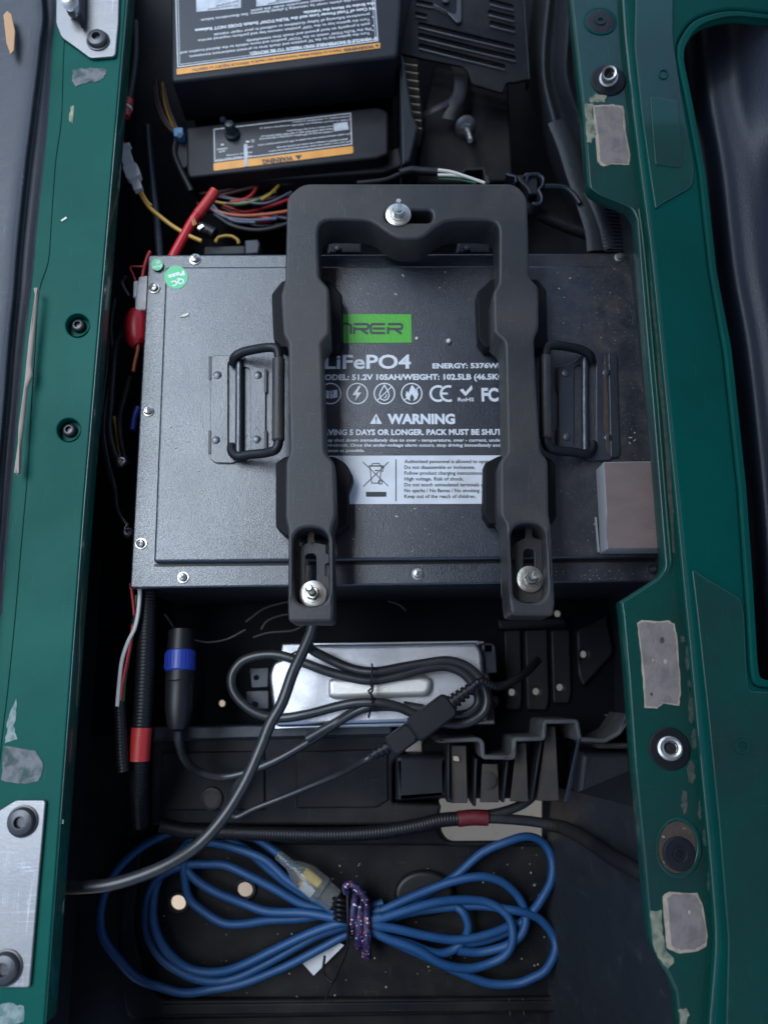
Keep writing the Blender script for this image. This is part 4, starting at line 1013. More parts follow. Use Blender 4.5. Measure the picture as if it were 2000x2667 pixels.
mb = MB(); mp = mpp(468, 352, -.05); obox(mb, P(468, 352, -.050), (1, .1, 0), (-.1, 1, 0), 12*mp, 13*mp, .006, ch=.001); mb.build('fuse_body', M['bluefuse'], fu)
plate('fuse_slot', [(463, 346), (473, 345), (474, 358), (464, 359)], -.0435, .001, .0002, M['ink'], fu)
for (nm, m, r, path) in (('brown_wire', 'brwire', 6, [(408, 210), (412, 260), (430, 310), (458, 345)]), ('tan_wire', 'ywire', 3, [(424, 215), (430, 270), (445, 315), (462, 344)]), ('red_wire', 'brwire', 5, [(402, 225), (410, 280), (432, 325), (458, 350)]), ('brown_wire', 'brwire', 5, [(430, 230), (440, 280), (455, 320), (468, 344)])):
    cord(nm, path, -.055, r, M[m], fu)
cord('black_wire', [(460, 365), (455, 400), (470, 440), (500, 500)], -.055, 9, M['rubber'], fu)
plate('fuse_clip', rnd([(455, 368), (490, 364), (492, 430), (478, 440), (456, 430)], 5), -.055, .02, .002, M['black'], fu)
ro = thing('dark_rod', 'thin dark grey rod standing between the left rail and the red cable', 'rod', (405, 560, -.05))
cord('rod_bar', [(385, 330, -.06), (392, 420, -.05), (400, 500, -.045), (412, 600, -.04), (420, 700, -.036)], 0, 9.5, M['panel'], ro, smooth=False)
gb = thing('grey_bracket', 'small grey plastic bracket behind the top edge of the battery', 'bracket', (655, 640, -.04))
plate('bracket_block', rnd([(637, 624), (672, 622), (678, 634), (674, 660), (638, 662)], 4), -.030, .05, .002, M['panel'], gb)
plate('bracket_strap', rnd([(530, 640), (640, 638), (640, 662), (530, 664)], 5), -.034, .03, .002, M['black'], gb)
for (x, l) in ((900, 'left'), (1235, 'right')):
    gb2 = thing('battery_stop', 'low black stop behind the battery seen in the %s of the bracket opening' % l, 'stop', (x, 650, -.05), group='stops behind the battery')
    plate('stop_block', rnd([(x-42, 618), (x-20, 606), (x+20, 606), (x+42, 624), (x+46, 662), (x-50, 662)], 5), -.035, .05, .003, M['black'], gb2)
    mb = MB(); lathe(mb, [(.004, 0), (.003, .002), (0, .0024)], P(x-20, 648, -.033), seg=12); mb.build('stop_screw', M['dsteel'], gb2)

# ================================================================ LEFT GAP: CONNECTORS AND CABLES BESIDE THE BATTERY
wn = thing('plug_connector', 'white plug connector with thin red wires beside the battery corner', 'connector', (368, 760, -.03))
plate('plug_body', rnd([(362, 720), (392, 716), (390, 806), (352, 808), (353, 770), (358, 740)], 4), -.012, .022, .0015, M['nylon'], wn)
plate('plug_latch', rnd([(348, 732), (360, 730), (356, 772), (347, 774)], 3), -.010, .016, .001, M['nylon'], wn)
cord('red_wire', [(372, 722), (376, 700), (384, 672), (392, 655)], -.014, 5, M['rwire'], wn)
cord('red_wire', [(354, 732), (347, 714), (340, 700), (344, 694), (360, 694), (376, 694)], -.012, 2.6, M['rwire'], wn)
rb_ = thing('red_boot', 'red rounded terminal boot beside the upper left of the battery', 'terminal boot', (360, 853, -.04))
mb = MB(); sweep(mb, pp([(364, 808), (361, 818), (358, 835), (356, 855), (357, 875), (361, 892), (364, 900)], -.022), lambda t: mpp(358, 855, -.02)*32*max(.35, math.sin(math.pi*(.10+.80*t))**.6), 16); mb.build('boot_shell', M['red'], rb_)
cord('copper_tail', [(362, 895), (358, 920), (352, 945), (348, 968)], -.02, 5, M['owire'], rb_)
bc = thing('black_cables', 'bundle of thin black cables hanging in the gap left of the battery', 'cables', (285, 1050, -.05))
for path, r in (([(300, 780), (290, 850), (294, 910), (290, 985), (276, 1060), (272, 1130), (282, 1200), (300, 1270), (308, 1330), (335, 1372)], 6), ([(330, 850), (304, 900), (296, 970), (290, 1050), (286, 1120), (300, 1180), (316, 1215)], 9),
                ([(285, 870), (278, 960), (268, 1050), (267, 1130), (276, 1190), (290, 1250)], 5), ([(340, 980), (324, 1040), (312, 1090), (316, 1150), (330, 1210)], 8), ([(330, 720), (318, 740), (336, 775)], 8)):
    cord('black_cable', path, -.035, r, M['cable'], bc)
cord('yellow_wire', [(298, 1085), (304, 1120), (310, 1160), (316, 1200)], -.035, 4, M['ywire'], bc)
cord('blue_sleeve', [(362, 1060), (352, 1085), (346, 1120)], -.04, 9, M['bluepl'], bc)
for (x, y, s_, lab) in ((317, 1206, 1.0, 'shiny metal terminal hooked on the black cables left of the battery'), (335, 1390, 1.1, 'dim round metal terminal at the lower left edge of the battery')):
    t_ = thing('ring_terminal', lab, 'terminal', (x, y, -.03))
    mb = MB(); mp = mpp(x, y, -.03)*s_; lathe(mb, [(13*mp, 0), (13*mp, .003), (10*mp, .006), (6*mp, .0065), (5*mp, .003), (0, .003)], P(x, y, -.03), axis=(.3, .2, 1), seg=16); w = mb.build('terminal_head', M['dsteel'] if s_ > 1 else M['zinc'], t_)
    cord('terminal_crimp', [(x-4, y+6), (x-10, y-10), (x-2, y-26)], -.028, 3, M['steel'], t_)

# lower left: conduit, thin wires, blue coupling
cd_ = thing('battery_conduit', 'thick black conduit with a red tape band below the lower left battery corner', 'conduit', (375, 1750, -.08))
cord('conduit_sleeve', [(388, 1500, -.045), (385, 1560, -.045), (380, 1700, -.045), (373, 1850, -.045), (365, 1960, -.05), (362, 2060, -.075), (366, 2140, -.12)], 0, 23, M['rubber'], cd_, corr=.025, pitch=.0034, seg=16)
cord('red_tape_band', [(370, 1895), (366, 1940), (363, 1982)], -.046, 26.5, M['redtape'], cd_, seg=20)
tw = thing('signal_wires', 'thin white red and green wires running into a black sheath left of the conduit', 'wires', (330, 1700, -.05))
cord('red_wire', [(341, 1520), (345, 1550), (350, 1600), (346, 1630), (340, 1680), (330, 1730), (320, 1780), (315, 1825)], -.03, 4.2, M['rwire'], tw)
cord('white_wire', [(365, 1520), (364, 1560), (359, 1605), (350, 1640), (334, 1672), (318, 1722), (310, 1790), (306, 1840)], -.028, 5, M['wwire'], tw)
cord('green_wire', [(356, 1550), (352, 1610), (340, 1690), (326, 1770), (321, 1835)], -.033, 4, M['gwire'], tw)
cord('black_tape', [(355, 1604), (350, 1626)], -.030, 9, M['rubber'], tw)
cord('sheath', [(313, 1828), (314, 1860), (316, 1900), (318, 1960), (322, 2010)], -.034, 15, M['rubber'], tw, corr=.03, pitch=.003)
zc = -.055
cp = thing('round_coupling', 'round black cable coupling with a blue ring right of the conduit', 'coupling', (468, 1780, zc))
mp = mpp(470, 1750, zc)
a_ = P(474, 1640, zc-.012); ax_ = P(464, 1900, zc) - a_
def along(px, py): return (P(px, py, zc)-P(474, 1640, zc)).length
mb = MB(); lathe(mb, [(0, 0), (34*mp, .001), (36*mp, along(471, 1698)), (0, along(471, 1699))], a_, axis=ax_, seg=28); mb.build('coupling_socket', M['rubber'], cp)
mb = MB(); n = 36; y0, y1 = along(471, 1696), along(470, 1752)
lathe(mb, [(35*mp, y0), (39*mp, y0+.0015), (39.5*mp, y1-.0015), (36*mp, y1)], a_, axis=ax_, seg=36); bl = mb.build('blue_ring', M['bluepl'], cp)
u_ = ax_.normalized()
for k in range(11):
    an = math.radians(20+k*14); w_ = u_.cross(Vector((0, 0, 1))).normalized(); up = w_.cross(u_)
    mb = MB(); c = a_ + u_*((y0+y1)/2) + (w_*math.cos(an) + up*math.sin(an))*39.5*mp
    obox(mb, c, u_, w_*math.sin(an)*-1 + up*math.cos(an), (y1-y0)*.36, 2.6*mp, 1.4*mp); mb.build('grip_rib', M['bluepl'], bl, smooth=False)
mb = MB(); lathe(mb, [(36*mp, y1-.001), (37*mp, y1+.003), (38*mp, y1+.010), (36*mp, y1+.011), (37*mp, y1+.012), (35*mp, along(467, 1850)), (29*mp, along(466, 1888)), (22*mp, along(465, 1905)), (9*mp, along(465, 1910))], a_, axis=ax_, seg=28); mb.build('coupling_boot', M['rubber'], cp)
cord('coupling_cable', [(464, 1895, -.058), (466, 1930, -.066), (482, 1977, -.085), (518, 2010, -.11), (575, 2024, -.12), (640, 2012, -.12), (720, 1980, -.118), (800, 1935, -.115), (870, 1888, -.108), (930, 1852, -.1), (985, 1832, -.095)], 0, 12, M['cable'], cp)

# ================================================================ CHARGER
zt = -.115
ch = thing('charger', 'silver cast aluminium charger under the coiled black cord below the battery', 'charger', (985, 1785, ZF+.006))
plate('charger_body', rnd([(800, 1680), (1245, 1673), (1258, 1700), (1272, 1880), (1060, 1884), (716, 1893), (700, 1760), (712, 1722)], 14), zt, .03, .005, M['alu'], ch, res=3)
plate('charger_base', rnd([(735, 1676), (1262, 1668), (1290, 1888), (700, 1900)], 5), zt-.031, .05, .002, M['alu'], ch)
ribbon('bright_edge', [(806, 1678), (1246, 1671)], 4.5, zt+.0035, .012, .0006, M['alued'], ch)
ribbon('bright_edge', [(716, 1896), (1045, 1884), (1270, 1878)], 4.5, zt-.012, .012, .0006, M['alued'], ch)
plate('raised_block', rnd([(853, 1772), (870, 1764), (1100, 1758), (1126, 1768), (1124, 1800), (1110, 1814), (870, 1822), (853, 1814)], 12), zt+.011, .018, .006, M['alubar'], ch, res=4)
for (x, y) in ((783, 1878), (985, 1868)):
    mb = MB(); mp = mpp(x, y, zt-.01); lathe(mb, [(11*mp, 0), (11*mp, .012), (8*mp, .0145), (0, .015)], P(x, y, zt-.02), seg=18); mb.build('body_boss', M['alu'], ch)
for lp, hl in (([(1245, 1675), (1282, 1674), (1290, 1684), (1294, 1752), (1262, 1754), (1256, 1700)], rnd(rect(1255, 1681, 1282, 1697), 5)), ([(1250, 1820), (1296, 1812), (1300, 1830), (1286, 1845), (1290, 1874), (1256, 1880)], circ(1284, 1832, 6, 10)), ([(640, 1800), (700, 1798), (700, 1846), (650, 1848), (642, 1830)], circ(664, 1836, 8, 12)), ([(650, 1740), (700, 1738), (698, 1790), (655, 1792)], circ(668, 1765, 6, 10))):
    plate('mounting_tab', rnd(lp, 5), zt-.012, .003, .0008, M['panel'], ch, holes=[hl])

# cord coiled on the charger, its tie and the in-line plug
zz = -.085
pc = thing('power_cord', 'coiled black power cord lying on the silver charger', 'power cord', (960, 1790, zt))
loopA = [(802, 1672, -.080), (812, 1692, -.095), (848, 1712, -.100), (895, 1734, -.1), (940, 1747, -.098), (985, 1749, -.096), (1045, 1738, -.096), (1110, 1727, -.096), (1165, 1721, -.096), (1210, 1733, -.096), (1246, 1764, -.096), (1266, 1810, -.096), (1262, 1850, -.096), (1232, 1876, -.096), (1190, 1886, -.097), (1140, 1880, -.097), (1085, 1862, -.096), (1040, 1842, -.094), (990, 1830, -.092), (930, 1830, -.094), (870, 1842, -.097), (800, 1860, -.100), (730, 1870, -.103), (675, 1860, -.103), (632, 1832, -.103), (606, 1795, -.103), (606, 1755, -.103), (632, 1722, -.103), (675, 1707, -.102), (725, 1706, -.1), (780, 1722, -.099), (850, 1748, -.098), (915, 1765, -.097), (970, 1772, -.096), (1040, 1760, -.096), (1110, 1741, -.097), (1160, 1736, -.098), (1205, 1753, -.098), (1236, 1790, -.098), (1244, 1830, -.098), (1215, 1858, -.098), (1160, 1862, -.1), (1105, 1848, -.099), (1050, 1838, -.1)]
cord('cord_loops', loopA, 0, 12.5, M['cable'], pc, seg=12)
cord('tail', [(1060, 1846, -.106), (1000, 1840, -.104), (930, 1850, -.104), (870, 1884, -.108), (800, 1925, -.112)], 0, 12, M['cable'], pc)
tie = thing('wire_tie', 'thin black twist tie round the coiled power cord', 'tie', (967, 1790, -.08))
cord('tie_wire', [(968, 1730, -.092), (970, 1742, -.082), (968, 1770, -.080), (966, 1784, -.084), (971, 1796, -.086), (966, 1806, -.086), (972, 1818, -.086), (968, 1834, -.080), (964, 1852, -.084), (960, 1868, -.092)], 0, 2.6, M['rubber'], tie)
cord('tie_twist', [(962, 1780, -.084), (972, 1788, -.082), (960, 1800, -.084), (968, 1812, -.085), (962, 1822, -.086)], 0, 2.6, M['rubber'], tie)
pl = thing('inline_plug', 'black in-line mains plug with ribbed strain reliefs lying across the charger corner', 'plug', (1100, 1880, -.09))
zq = -.075
A = P(1176, 1830, zq); B = P(1022, 1942, zq); d = (A-B).normalized(); sd_ = Vector((-d.y, d.x, 0)); L = (A-B).length; mp = mpp(1100, 1880, zq)
mb = MB(); obox(mb, B + d*L*.66, d, sd_, L*.33, 33*mp, .010, ch=.003); mb.build('socket_half', M['rubber'], pl)
mb = MB(); obox(mb, B + d*L*.15, d, sd_, L*.20, 27*mp, .009, ch=.003); mb.build('plug_half', M['rubber'], pl)
def relief(o, dr, n, r0, r1, nm):
    mb = MB(); prof = [(r0, -.002)]; h = 0
    for i in range(n):
        r = r0 + (r1-r0)*i/n
        prof += [(r, h), (r, h+.0035), (r*.72, h+.0038), (r*.72, h+.0055)]; h += .0058
    prof += [(r1*.8, h), (0, h)]
    lathe(mb, prof, o, axis=dr, seg=16); mb.build(nm, M['rubber'], pl); return h
h1 = relief(A - d*.002, d, 5, 21*mp, 15*mp, 'strain_relief'); d2 = (d*.8 + Vector((.2, -.02, 0))).normalized(); h2 = relief(B + d*.006, -d2, 5, 21*mp, 13*mp, 'strain_relief')
e1 = A + d*h1*.9; mb = MB()
sweep(mb, [e1 - d*.004, e1 + d*.012, P(1300, 1788, zq-.006), P(1363, 1757, zq-.02), P(1400, 1720, zq-.05)], 10.5*mp, 12, corr=.05, pitch=.004); mb.build('braided_lead', M['rubber'], pl)
e2 = B - d2*h2*.85; mb = MB()
sweep(mb, [e2 + d2*.004, e2 - d2*.008, P(900, 2008, -.100), P(841, 2034, -.115), P(745, 2074, -.126), P(663, 2106, -.130), P(612, 2128, -.132), P(600, 2090, -.13), P(612, 2050, -.124), P(640, 2010, -.118)], 8.5*mp, 12); mb.build('lead', M['cable'], pl)

# thick black cord running to the left rail
tc_ = thing('charging_cord', 'thick black cord swooping from under the bracket to the left rail', 'cord', (500, 2200, -.06))
path = [(815, 1600, -.05), (812, 1640, -.045), (792, 1690, -.04), (764, 1750, -.035), (735, 1830, -.032), (704, 1885, -.03), (680, 1945, -.028), (640, 2035, -.025), (585, 2125, -.022), (520, 2198, -.018), (450, 2245, -.012), (370, 2280, -.008), (290, 2303, -.006), (215, 2311, -.006), (150, 2311, -.008), (90, 2306, -.012)]
cord('cord_jacket', path, 0, 14.5, M['cable'], tc_, seg=16)
cord('cord_sleeve', [(205, 2311, -.006), (190, 2312, -.006)], 0, 15.5, M['cable'], tc_); cord('cord_sleeve', [(178, 2312, -.006), (148, 2311, -.007)], 0, 15.5, M['cable'], tc_)
cl2 = thing('white_fleck', 'tiny white label scrap at the inner edge of the left rail', 'scrap', (158, 2140, ZR))
plate('scrap_face', [(152, 2134), (166, 2135), (165, 2146), (152, 2144)], ZR-.004, .001, .0002, M['white'], cl2)
th = thing('thin_black_cables', 'thin dark cables looping in the shade under the lower edge of the battery', 'cables', (600, 1640, -.13))
for p_ in ([(430, 1600), (470, 1650), (530, 1672), (590, 1665), (640, 1640)], [(680, 1640), (700, 1615), (750, 1600), (800, 1610), (770, 1640), (700, 1648), (660, 1660)], [(640, 1620), (700, 1580), (800, 1560), (900, 1550)], [(1010, 1565), (1040, 1575), (1057, 1590)]):
    cord('thin_cable', p_, -.13, 3.2, M['cable'], th)

# ================================================================ FLOOR FEATURES OF THE LOWER BAY
zs = -.155
dv = thing('floor_step', 'dark raised floor step with stepped edge crossing the bay above the blue cord', 'floor step', (700, 2030, ZF))
plate('step_body', rnd([(392, 1905), (1060, 1895), (1066, 1930), (1022, 1990), (1022, 2092), (1060, 2094), (1150, 2096), (1142, 2140), (1000, 2150), (392, 2150)], 8), zs, .044, .0035, M['blackd'], dv, holes=[circ(820, 1977, 6, 8)])
plate('step_ledge', rnd([(396, 1892), (1020, 1880), (1024, 1918), (396, 1932)], 5), zs+.006, .02, .003, M['panel'], dv)
plate('step_panel', rnd([(770, 1958), (1010, 1950), (1012, 2085), (980, 2104), (772, 2106)], 6), zs+.003, .006, .002, M['blackd'], dv)
plate('step_panel', rnd([(420, 1960), (690, 1955), (690, 2110), (420, 2112)], 6), zs+.003, .006, .002, M['blackd'], dv)
mb = MB(); mp = mpp(555, 2080, zs); lathe(mb, [(30*mp, 0), (28*mp, .004), (22*mp, .0045), (22*mp, .003), (0, .003)], P(553, 2080, zs+.003), seg=24); w = mb.build('floor_plug', M['black'], dv)
mb = MB(); lathe(mb, [(17*mp, .003), (17*mp, .0036), (0, .0038)], P(553, 2080, zs+.003), seg=20); mb.build('plug_face', M['brown'], w)
plate('brown_tab', rnd([(1058, 1936), (1098, 1932), (1098, 1956), (1056, 1958)], 3), zs+.004, .004, .001, M['cream'], dv)
plate('drain_edge', rnd([(428, 2140), (458, 2138), (460, 2150), (430, 2152)], 3), zs+.002, .004, .001, M['beige'], dv)

# ribbed upright plates by the right of the charger
ub = thing('tray_ribs', 'three dark ribbed tray plates standing right of the charger', 'tray ribs', (1390, 1720, ZF))
for (x0, x1, yb) in ((1312, 1356, 1850), (1366, 1426, 1850), (1434, 1484, 1832)):
    plate('tray_rib', rnd([(x0, 1640), (x1, 1638), (x1+4, yb-30), (x1-2, yb), (x0+6, yb)], 8), -.190, .008, .002, M['black'], ub, holes=[circ((1333, 1396, 1458)[(x0 > 1360)+(x0 > 1430)], (1803, 1801, 1790)[(x0 > 1360)+(x0 > 1430)], 10, 12)])
plate('rib_head', rnd([(1295, 1612), (1470, 1606), (1480, 1632), (1300, 1640)], 6), -.175, .02, .003, M['black'], ub)
plate('side_gusset', rnd([(1500, 1640), (1580, 1600), (1600, 1700), (1520, 1790), (1505, 1760)], 10), -.188, .010, .003, M['black'], ub, holes=[circ(1520, 1704, 10, 12)])

# zigzag battery tray rim with fingers
zr = -.100
ur = thing('battery_tray', 'zigzag black tray rim with brown fingers at the right below the charger', 'tray', (1330, 1960, ZF))
zig = rnd([(1140, 1930), (1245, 1926), (1256, 1934), (1258, 1972), (1338, 1974), (1340, 1926), (1416, 1924), (1419, 1880), (1502, 1879), (1510, 1926), (1575, 1930), (1612, 1910), (1642, 1864)], 7)
ribbon('rim_wall', zig, 12, zr, .075, .0016, M['rim'], ur)
def finger(x0, x1, b0, b1, yb, m='finger', zt=zr-.004, ze=-.060, y0=1936):
    t = [P(x0, y0, zt), P(x1, y0, zt), P(b1, yb, ze), P(b0, yb, ze)]
    mb = MB(); dn = Vector((0, 0, -.004)); vs = t + [p+dn for p in t]
    mb.add(vs, [(3, 2, 1, 0), (4, 5, 6, 7), (0, 1, 5, 4), (1, 2, 6, 5), (2, 3, 7, 6), (3, 0, 4, 7)])
    bmx = mb.build('tray_finger', M[m], ur, smooth=False)
    mod = bmx.modifiers.new('edge', 'BEVEL'); mod.width = .001; mod.segments = 2
    return bmx
f1 = finger(1176, 1214, 1172, 1218, 2092, zt=-.12, ze=-.125, y0=1942)
f2 = finger(1256, 1296, 1250, 1300, 2090, zt=-.12, ze=-.125, y0=1990)
f3 = finger(1346, 1370, 1328, 1376, 2088, zt=-.12, ze=-.125, y0=1934)
f4 = finger(1424, 1446, 1396, 1456, 2086, zt=-.12, ze=-.125, y0=1892)
f5 = finger(1504, 1513, 1468, 1482, 2090, 'panel', -.098, -.115, 1924)
for (p0, p1) in (((1168, 1930), (1168, 2090)), ((1240, 1976), (1236, 2100)), ((1322, 1976), (1310, 2090)), ((1410, 1928), (1385, 2086))):
    ribbon('finger_web', [p0, p1], 7, -.115, .05, .001, M['black'], ur)
mb = MB(); mp = mpp(1272, 2030, -.12); lathe(mb, [(20*mp, 0), (20*mp, .0015), (16*mp, .002), (0, .002)], P(1272, 2032, -.1195), seg=20); mb.build('finger_boss', M['brown'], ur)
plate('finger_chip', wob([(1180, 1970), (1194, 1970), (1196, 1984), (1182, 1982)], 1, 2, 4), -.117, .002, .0005, M['beige'], ur)
plate('tray_back', rnd([(1030, 1968), (1165, 1964), (1165, 2078), (1030, 2088)], 6), -.150, .045, .006, M['black'], ur)
plate('right_shelf', rnd([(1515, 1960), (1650, 1958), (1655, 2070), (1500, 2078)], 10), -.135, .06, .006, M['wall'], ur)
plate('right_shelf_lip', rnd([(1510, 1932), (1645, 1936), (1648, 1950), (1560, 1950)], 4), -.115, .03, .002, M['brown'], ur)

# lower tray: rim and recess in which the blue cord lies
lt = thing('floor_tray', 'shallow dark floor tray under the blue extension cord', 'tray', (880, 2400, ZF))
inn = rnd([(372, 2200), (1150, 2204), (1430, 2206), (1444, 2420), (1455, 2585), (1430, 2600), (420, 2604), (372, 2540), (350, 2400)], 26, 6)
out = rnd([(330, 2150), (1140, 2150), (1152, 2182), (1176, 2192), (1440, 2190), (1454, 2420), (1470, 2640), (330, 2660), (305, 2500), (318, 2300)], 30, 6)
plate('tray_border', out, ZF+.010, .0095, .004, M['blackd'], lt, holes=[inn], res=3)
plate('tray_boss', circ(1105, 2330, 78, 36, 62), ZF+.012, .0115, .005, M['rubber'], lt, res=4)
for (x, y) in ((464, 2352), (638, 2318)):
    plate('drain_collar', circ(x, y, 30, 28), ZF+.004, .0035, .0015, M['black'], lt, holes=[circ(x, y, 21, 24)])
for x in (1326, 1362): ribbon('tray_mark', [(x, 2600), (x+3, 2645)], 4, ZF+.0112, .003, .0008, M['brown'], lt)
plate('tray_lip', rnd([(420, 2616), (1452, 2606), (1462, 2634), (420, 2646)], 8), ZF+.0125, .004, .0018, M['blackd'], lt)
mb = MB(); mp = mpp(1392, 2304, ZF); lathe(mb, [(5*mp, 0), (5*mp, .003), (3*mp, .004), (0, .0042)], P(1391, 2304, ZF), seg=10); mb.build('rivet', M['zinc'], lt)

# main black cable across the floor, red tape
mc = thing('motor_cable', 'heavy black ribbed cable with a dark red tape band crossing the floor', 'cable', (1000, 2150, ZF))
cord('cable_sleeve', [(420, 2150), (500, 2166), (600, 2168), (720, 2172), (860, 2174), (980, 2168), (1080, 2152), (1150, 2136), (1230, 2130)], -.150, 18, M['rubber'], mc, corr=.03, pitch=.0032, seg=14)
cord('cable_core', [(1200, 2130), (1300, 2132), (1390, 2140), (1450, 2152)], -.150, 13, M['cable'], mc, seg=14)
cord('second_core', [(1200, 2124), (1280, 2120), (1340, 2104), (1380, 2080), (1400, 2050)], -.152, 12, M['cable'], mc, seg=14)
cord('dark_red_tape', [(1192, 2133), (1230, 2129), (1270, 2130)], -.149, 20, M['dredtape'], mc, seg=18)
sc = thing('side_cable', 'dusty ribbed cable running into the lower right corner of the bay', 'cable', (1560, 2205, -.1))
cord('cable_sleeve', [(1430, 2148, -.150), (1472, 2158, -.140), (1532, 2190, -.092), (1595, 2233, -.038), (1648, 2262, .002), (1700, 2290, .025)], 0, 17, M['blackd'], sc, corr=.04, pitch=.003, seg=14)
for (x, y, sd) in ((775, 2170, 1), (860, 2178, 2), (918, 2182, 3), (640, 1880, 4)):
    f_ = MB(); sweep(f_, pp([(x, y-4), (x+1, y), (x-1, y+6)], -.131), .0012, 6)
# ================================================================ BLUE EXTENSION CORD
zc = -.184
ec = thing('extension_cord', 'bundled blue extension cord with a clear plug lying in the floor tray', 'extension cord', (880, 2370, ZF))
k = 0
strands = [
 [(1000, 2352), (930, 2372), (890, 2374), (831, 2355), (769, 2316), (700, 2258), (640, 2214), (582, 2180), (527, 2165), (485, 2161), (422, 2174), (359, 2212), (300, 2270), (272, 2332), (262, 2385), (272, 2440), (304, 2494), (359, 2545), (422, 2574), (485, 2585), (549, 2579), (633, 2558), (745, 2515), (841, 2466), (899, 2436), (966, 2412), (1034, 2372), (1106, 2328), (1179, 2283), (1251, 2225), (1314, 2191), (1371, 2177), (1414, 2195), (1436, 2240), (1434, 2290), (1412, 2340), (1385, 2376), (1350, 2410), (1300, 2438), (1240, 2452), (1200, 2452)],
 [(990, 2372), (920, 2390), (870, 2372), (793, 2358), (720, 2316), (650, 2278), (590, 2256), (540, 2250), (490, 2253), (440, 2268), (402, 2302), (384, 2360), (388, 2430), (416, 2490), (464, 2530), (527, 2553), (600, 2550), (696, 2510), (817, 2442), (889, 2414), (970, 2384), (1050, 2350), (1130, 2316), (1190, 2292), (1251, 2284), (1305, 2297), (1350, 2334), (1370, 2384), (1358, 2430), (1328, 2462), (1289, 2474), (1240, 2478), (1190, 2478)],
 [(995, 2388), (930, 2400), (880, 2380), (820, 2340), (750, 2290), (690, 2240), (612, 2208), (549, 2196), (506, 2198), (470, 2218), (430, 2262), (406, 2320), (402, 2393), (420, 2454), (460, 2503), (506, 2526), (570, 2530), (633, 2514), (720, 2472), (810, 2430), (889, 2404), (970, 2398), (1060, 2368), (1130, 2350), (1200, 2341), (1270, 2350), (1320, 2385), (1336, 2440), (1318, 2482), (1275, 2509), (1217, 2522), (1154, 2509), (1082, 2475), (1010, 2442), (960, 2420)],
 [(470, 2236), (500, 2282), (561, 2325), (633, 2355), (700, 2372), (793, 2380), (870, 2392), (960, 2410), (1034, 2422), (1106, 2436), (1179, 2448), (1240, 2440), (1300, 2422), (1345, 2400)],
 [(476, 2236), (480, 2285), (494, 2338), (527, 2376), (582, 2401), (633, 2406), (700, 2396), (780, 2392), (865, 2384), (940, 2402), (976, 2410), (1058, 2380), (1154, 2364), (1251, 2358), (1323, 2367), (1370, 2378), (1405, 2397), (1437, 2440), (1443, 2482), (1420, 2524), (1384, 2547), (1340, 2559), (1275, 2561), (1203, 2535), (1130, 2502), (1058, 2471), (990, 2440), (940, 2420)],
 [(725, 2226), (690, 2196), (654, 2174), (612, 2160), (574, 2160), (535, 2168), (505, 2186), (478, 2214), (470, 2240)],
 [(960, 2412), (1010, 2438), (1063, 2461), (1130, 2480), (1179, 2472), (1210, 2445), (1218, 2410), (1206, 2380), (1190, 2364)],
]
mb = MB(); rc_ = 11.0*mpp(700, 2400, zc)
for i, s_ in enumerate(strands):
    n = len(s_); pts = []
    rj = random.Random(100+i)
    for j, (x, y) in enumerate(s_):
        x += rj.uniform(-3, 3); y += rj.uniform(-3, 3)
        hump = math.exp(-((x-930)/260.0)**2)
        lift = (i % 4)*.0075*hump + .0035*math.sin(j*1.3+i*2)*(1-hump) + (.003*(i % 3))
        pts.append(P(x, y, zc + .002 + lift))
    sweep(mb, pts, rc_, 12, n=6)
mb.build('cord_jacket', M['bcord'], ec, sharp=60)
A = P(722, 2224, zc+.016); B = P(872, 2348, zc+.018); d = (B-A).normalized(); L = (B-A).length; mp = mpp(800, 2280, zc)
mb = MB(); lathe(mb, [(10*mp, 0), (13*mp, .002), (14*mp, L*.22), (26*mp, L*.36), (34*mp, L*.50), (35*mp, L*.78), (30*mp, L*.80), (30*mp, L*.98), (27*mp, L)], A, axis=d, seg=22)
pg = mb.build('clear_plug', M['clear'], ec)
mb = MB(); sd_ = Vector((-d.y, d.x, 0))
obox(mb, A + d*L*.57 + sd_*.005 + Vector((0, 0, .003)), d, sd_, L*.14, .0048, .004, ch=.001); mb.build('brass_contact', M['gold'], pg)
mb = MB(); obox(mb, A + d*L*.57 - sd_*.006, d, sd_, L*.11, .003, .003, ch=.001); mb.build('brass_contact', M['gold'], pg)
mb = MB(); obox(mb, A + d*L*.60 - sd_*.0065 + Vector((0, 0, .0075)), d, sd_, L*.10, .0045, .0005); mb.build('rating_print', M['pic'], pg)
mb = MB(); sweep(mb, [A + d*.001, A + d*L*.33], 8.5*mp, 10, smooth=False, corr=.14, pitch=.0042); mb.build('blue_core', M['bcord'], pg)
mb = MB(); sweep(mb, [A + d*L*.32, A + d*L*.40 + sd_*.004, A + d*L*.46 + sd_*.005], 3.4*mp, 8); mb.build('green_core', M['gwire'], pg)
mb = MB(); lathe(mb, [(27*mp, L*.985), (27.5*mp, L*1.0), (24*mp, L*1.07), (0, L*1.075)], A, axis=d, seg=20); mb.build('plug_face', M['rubber'], pg)

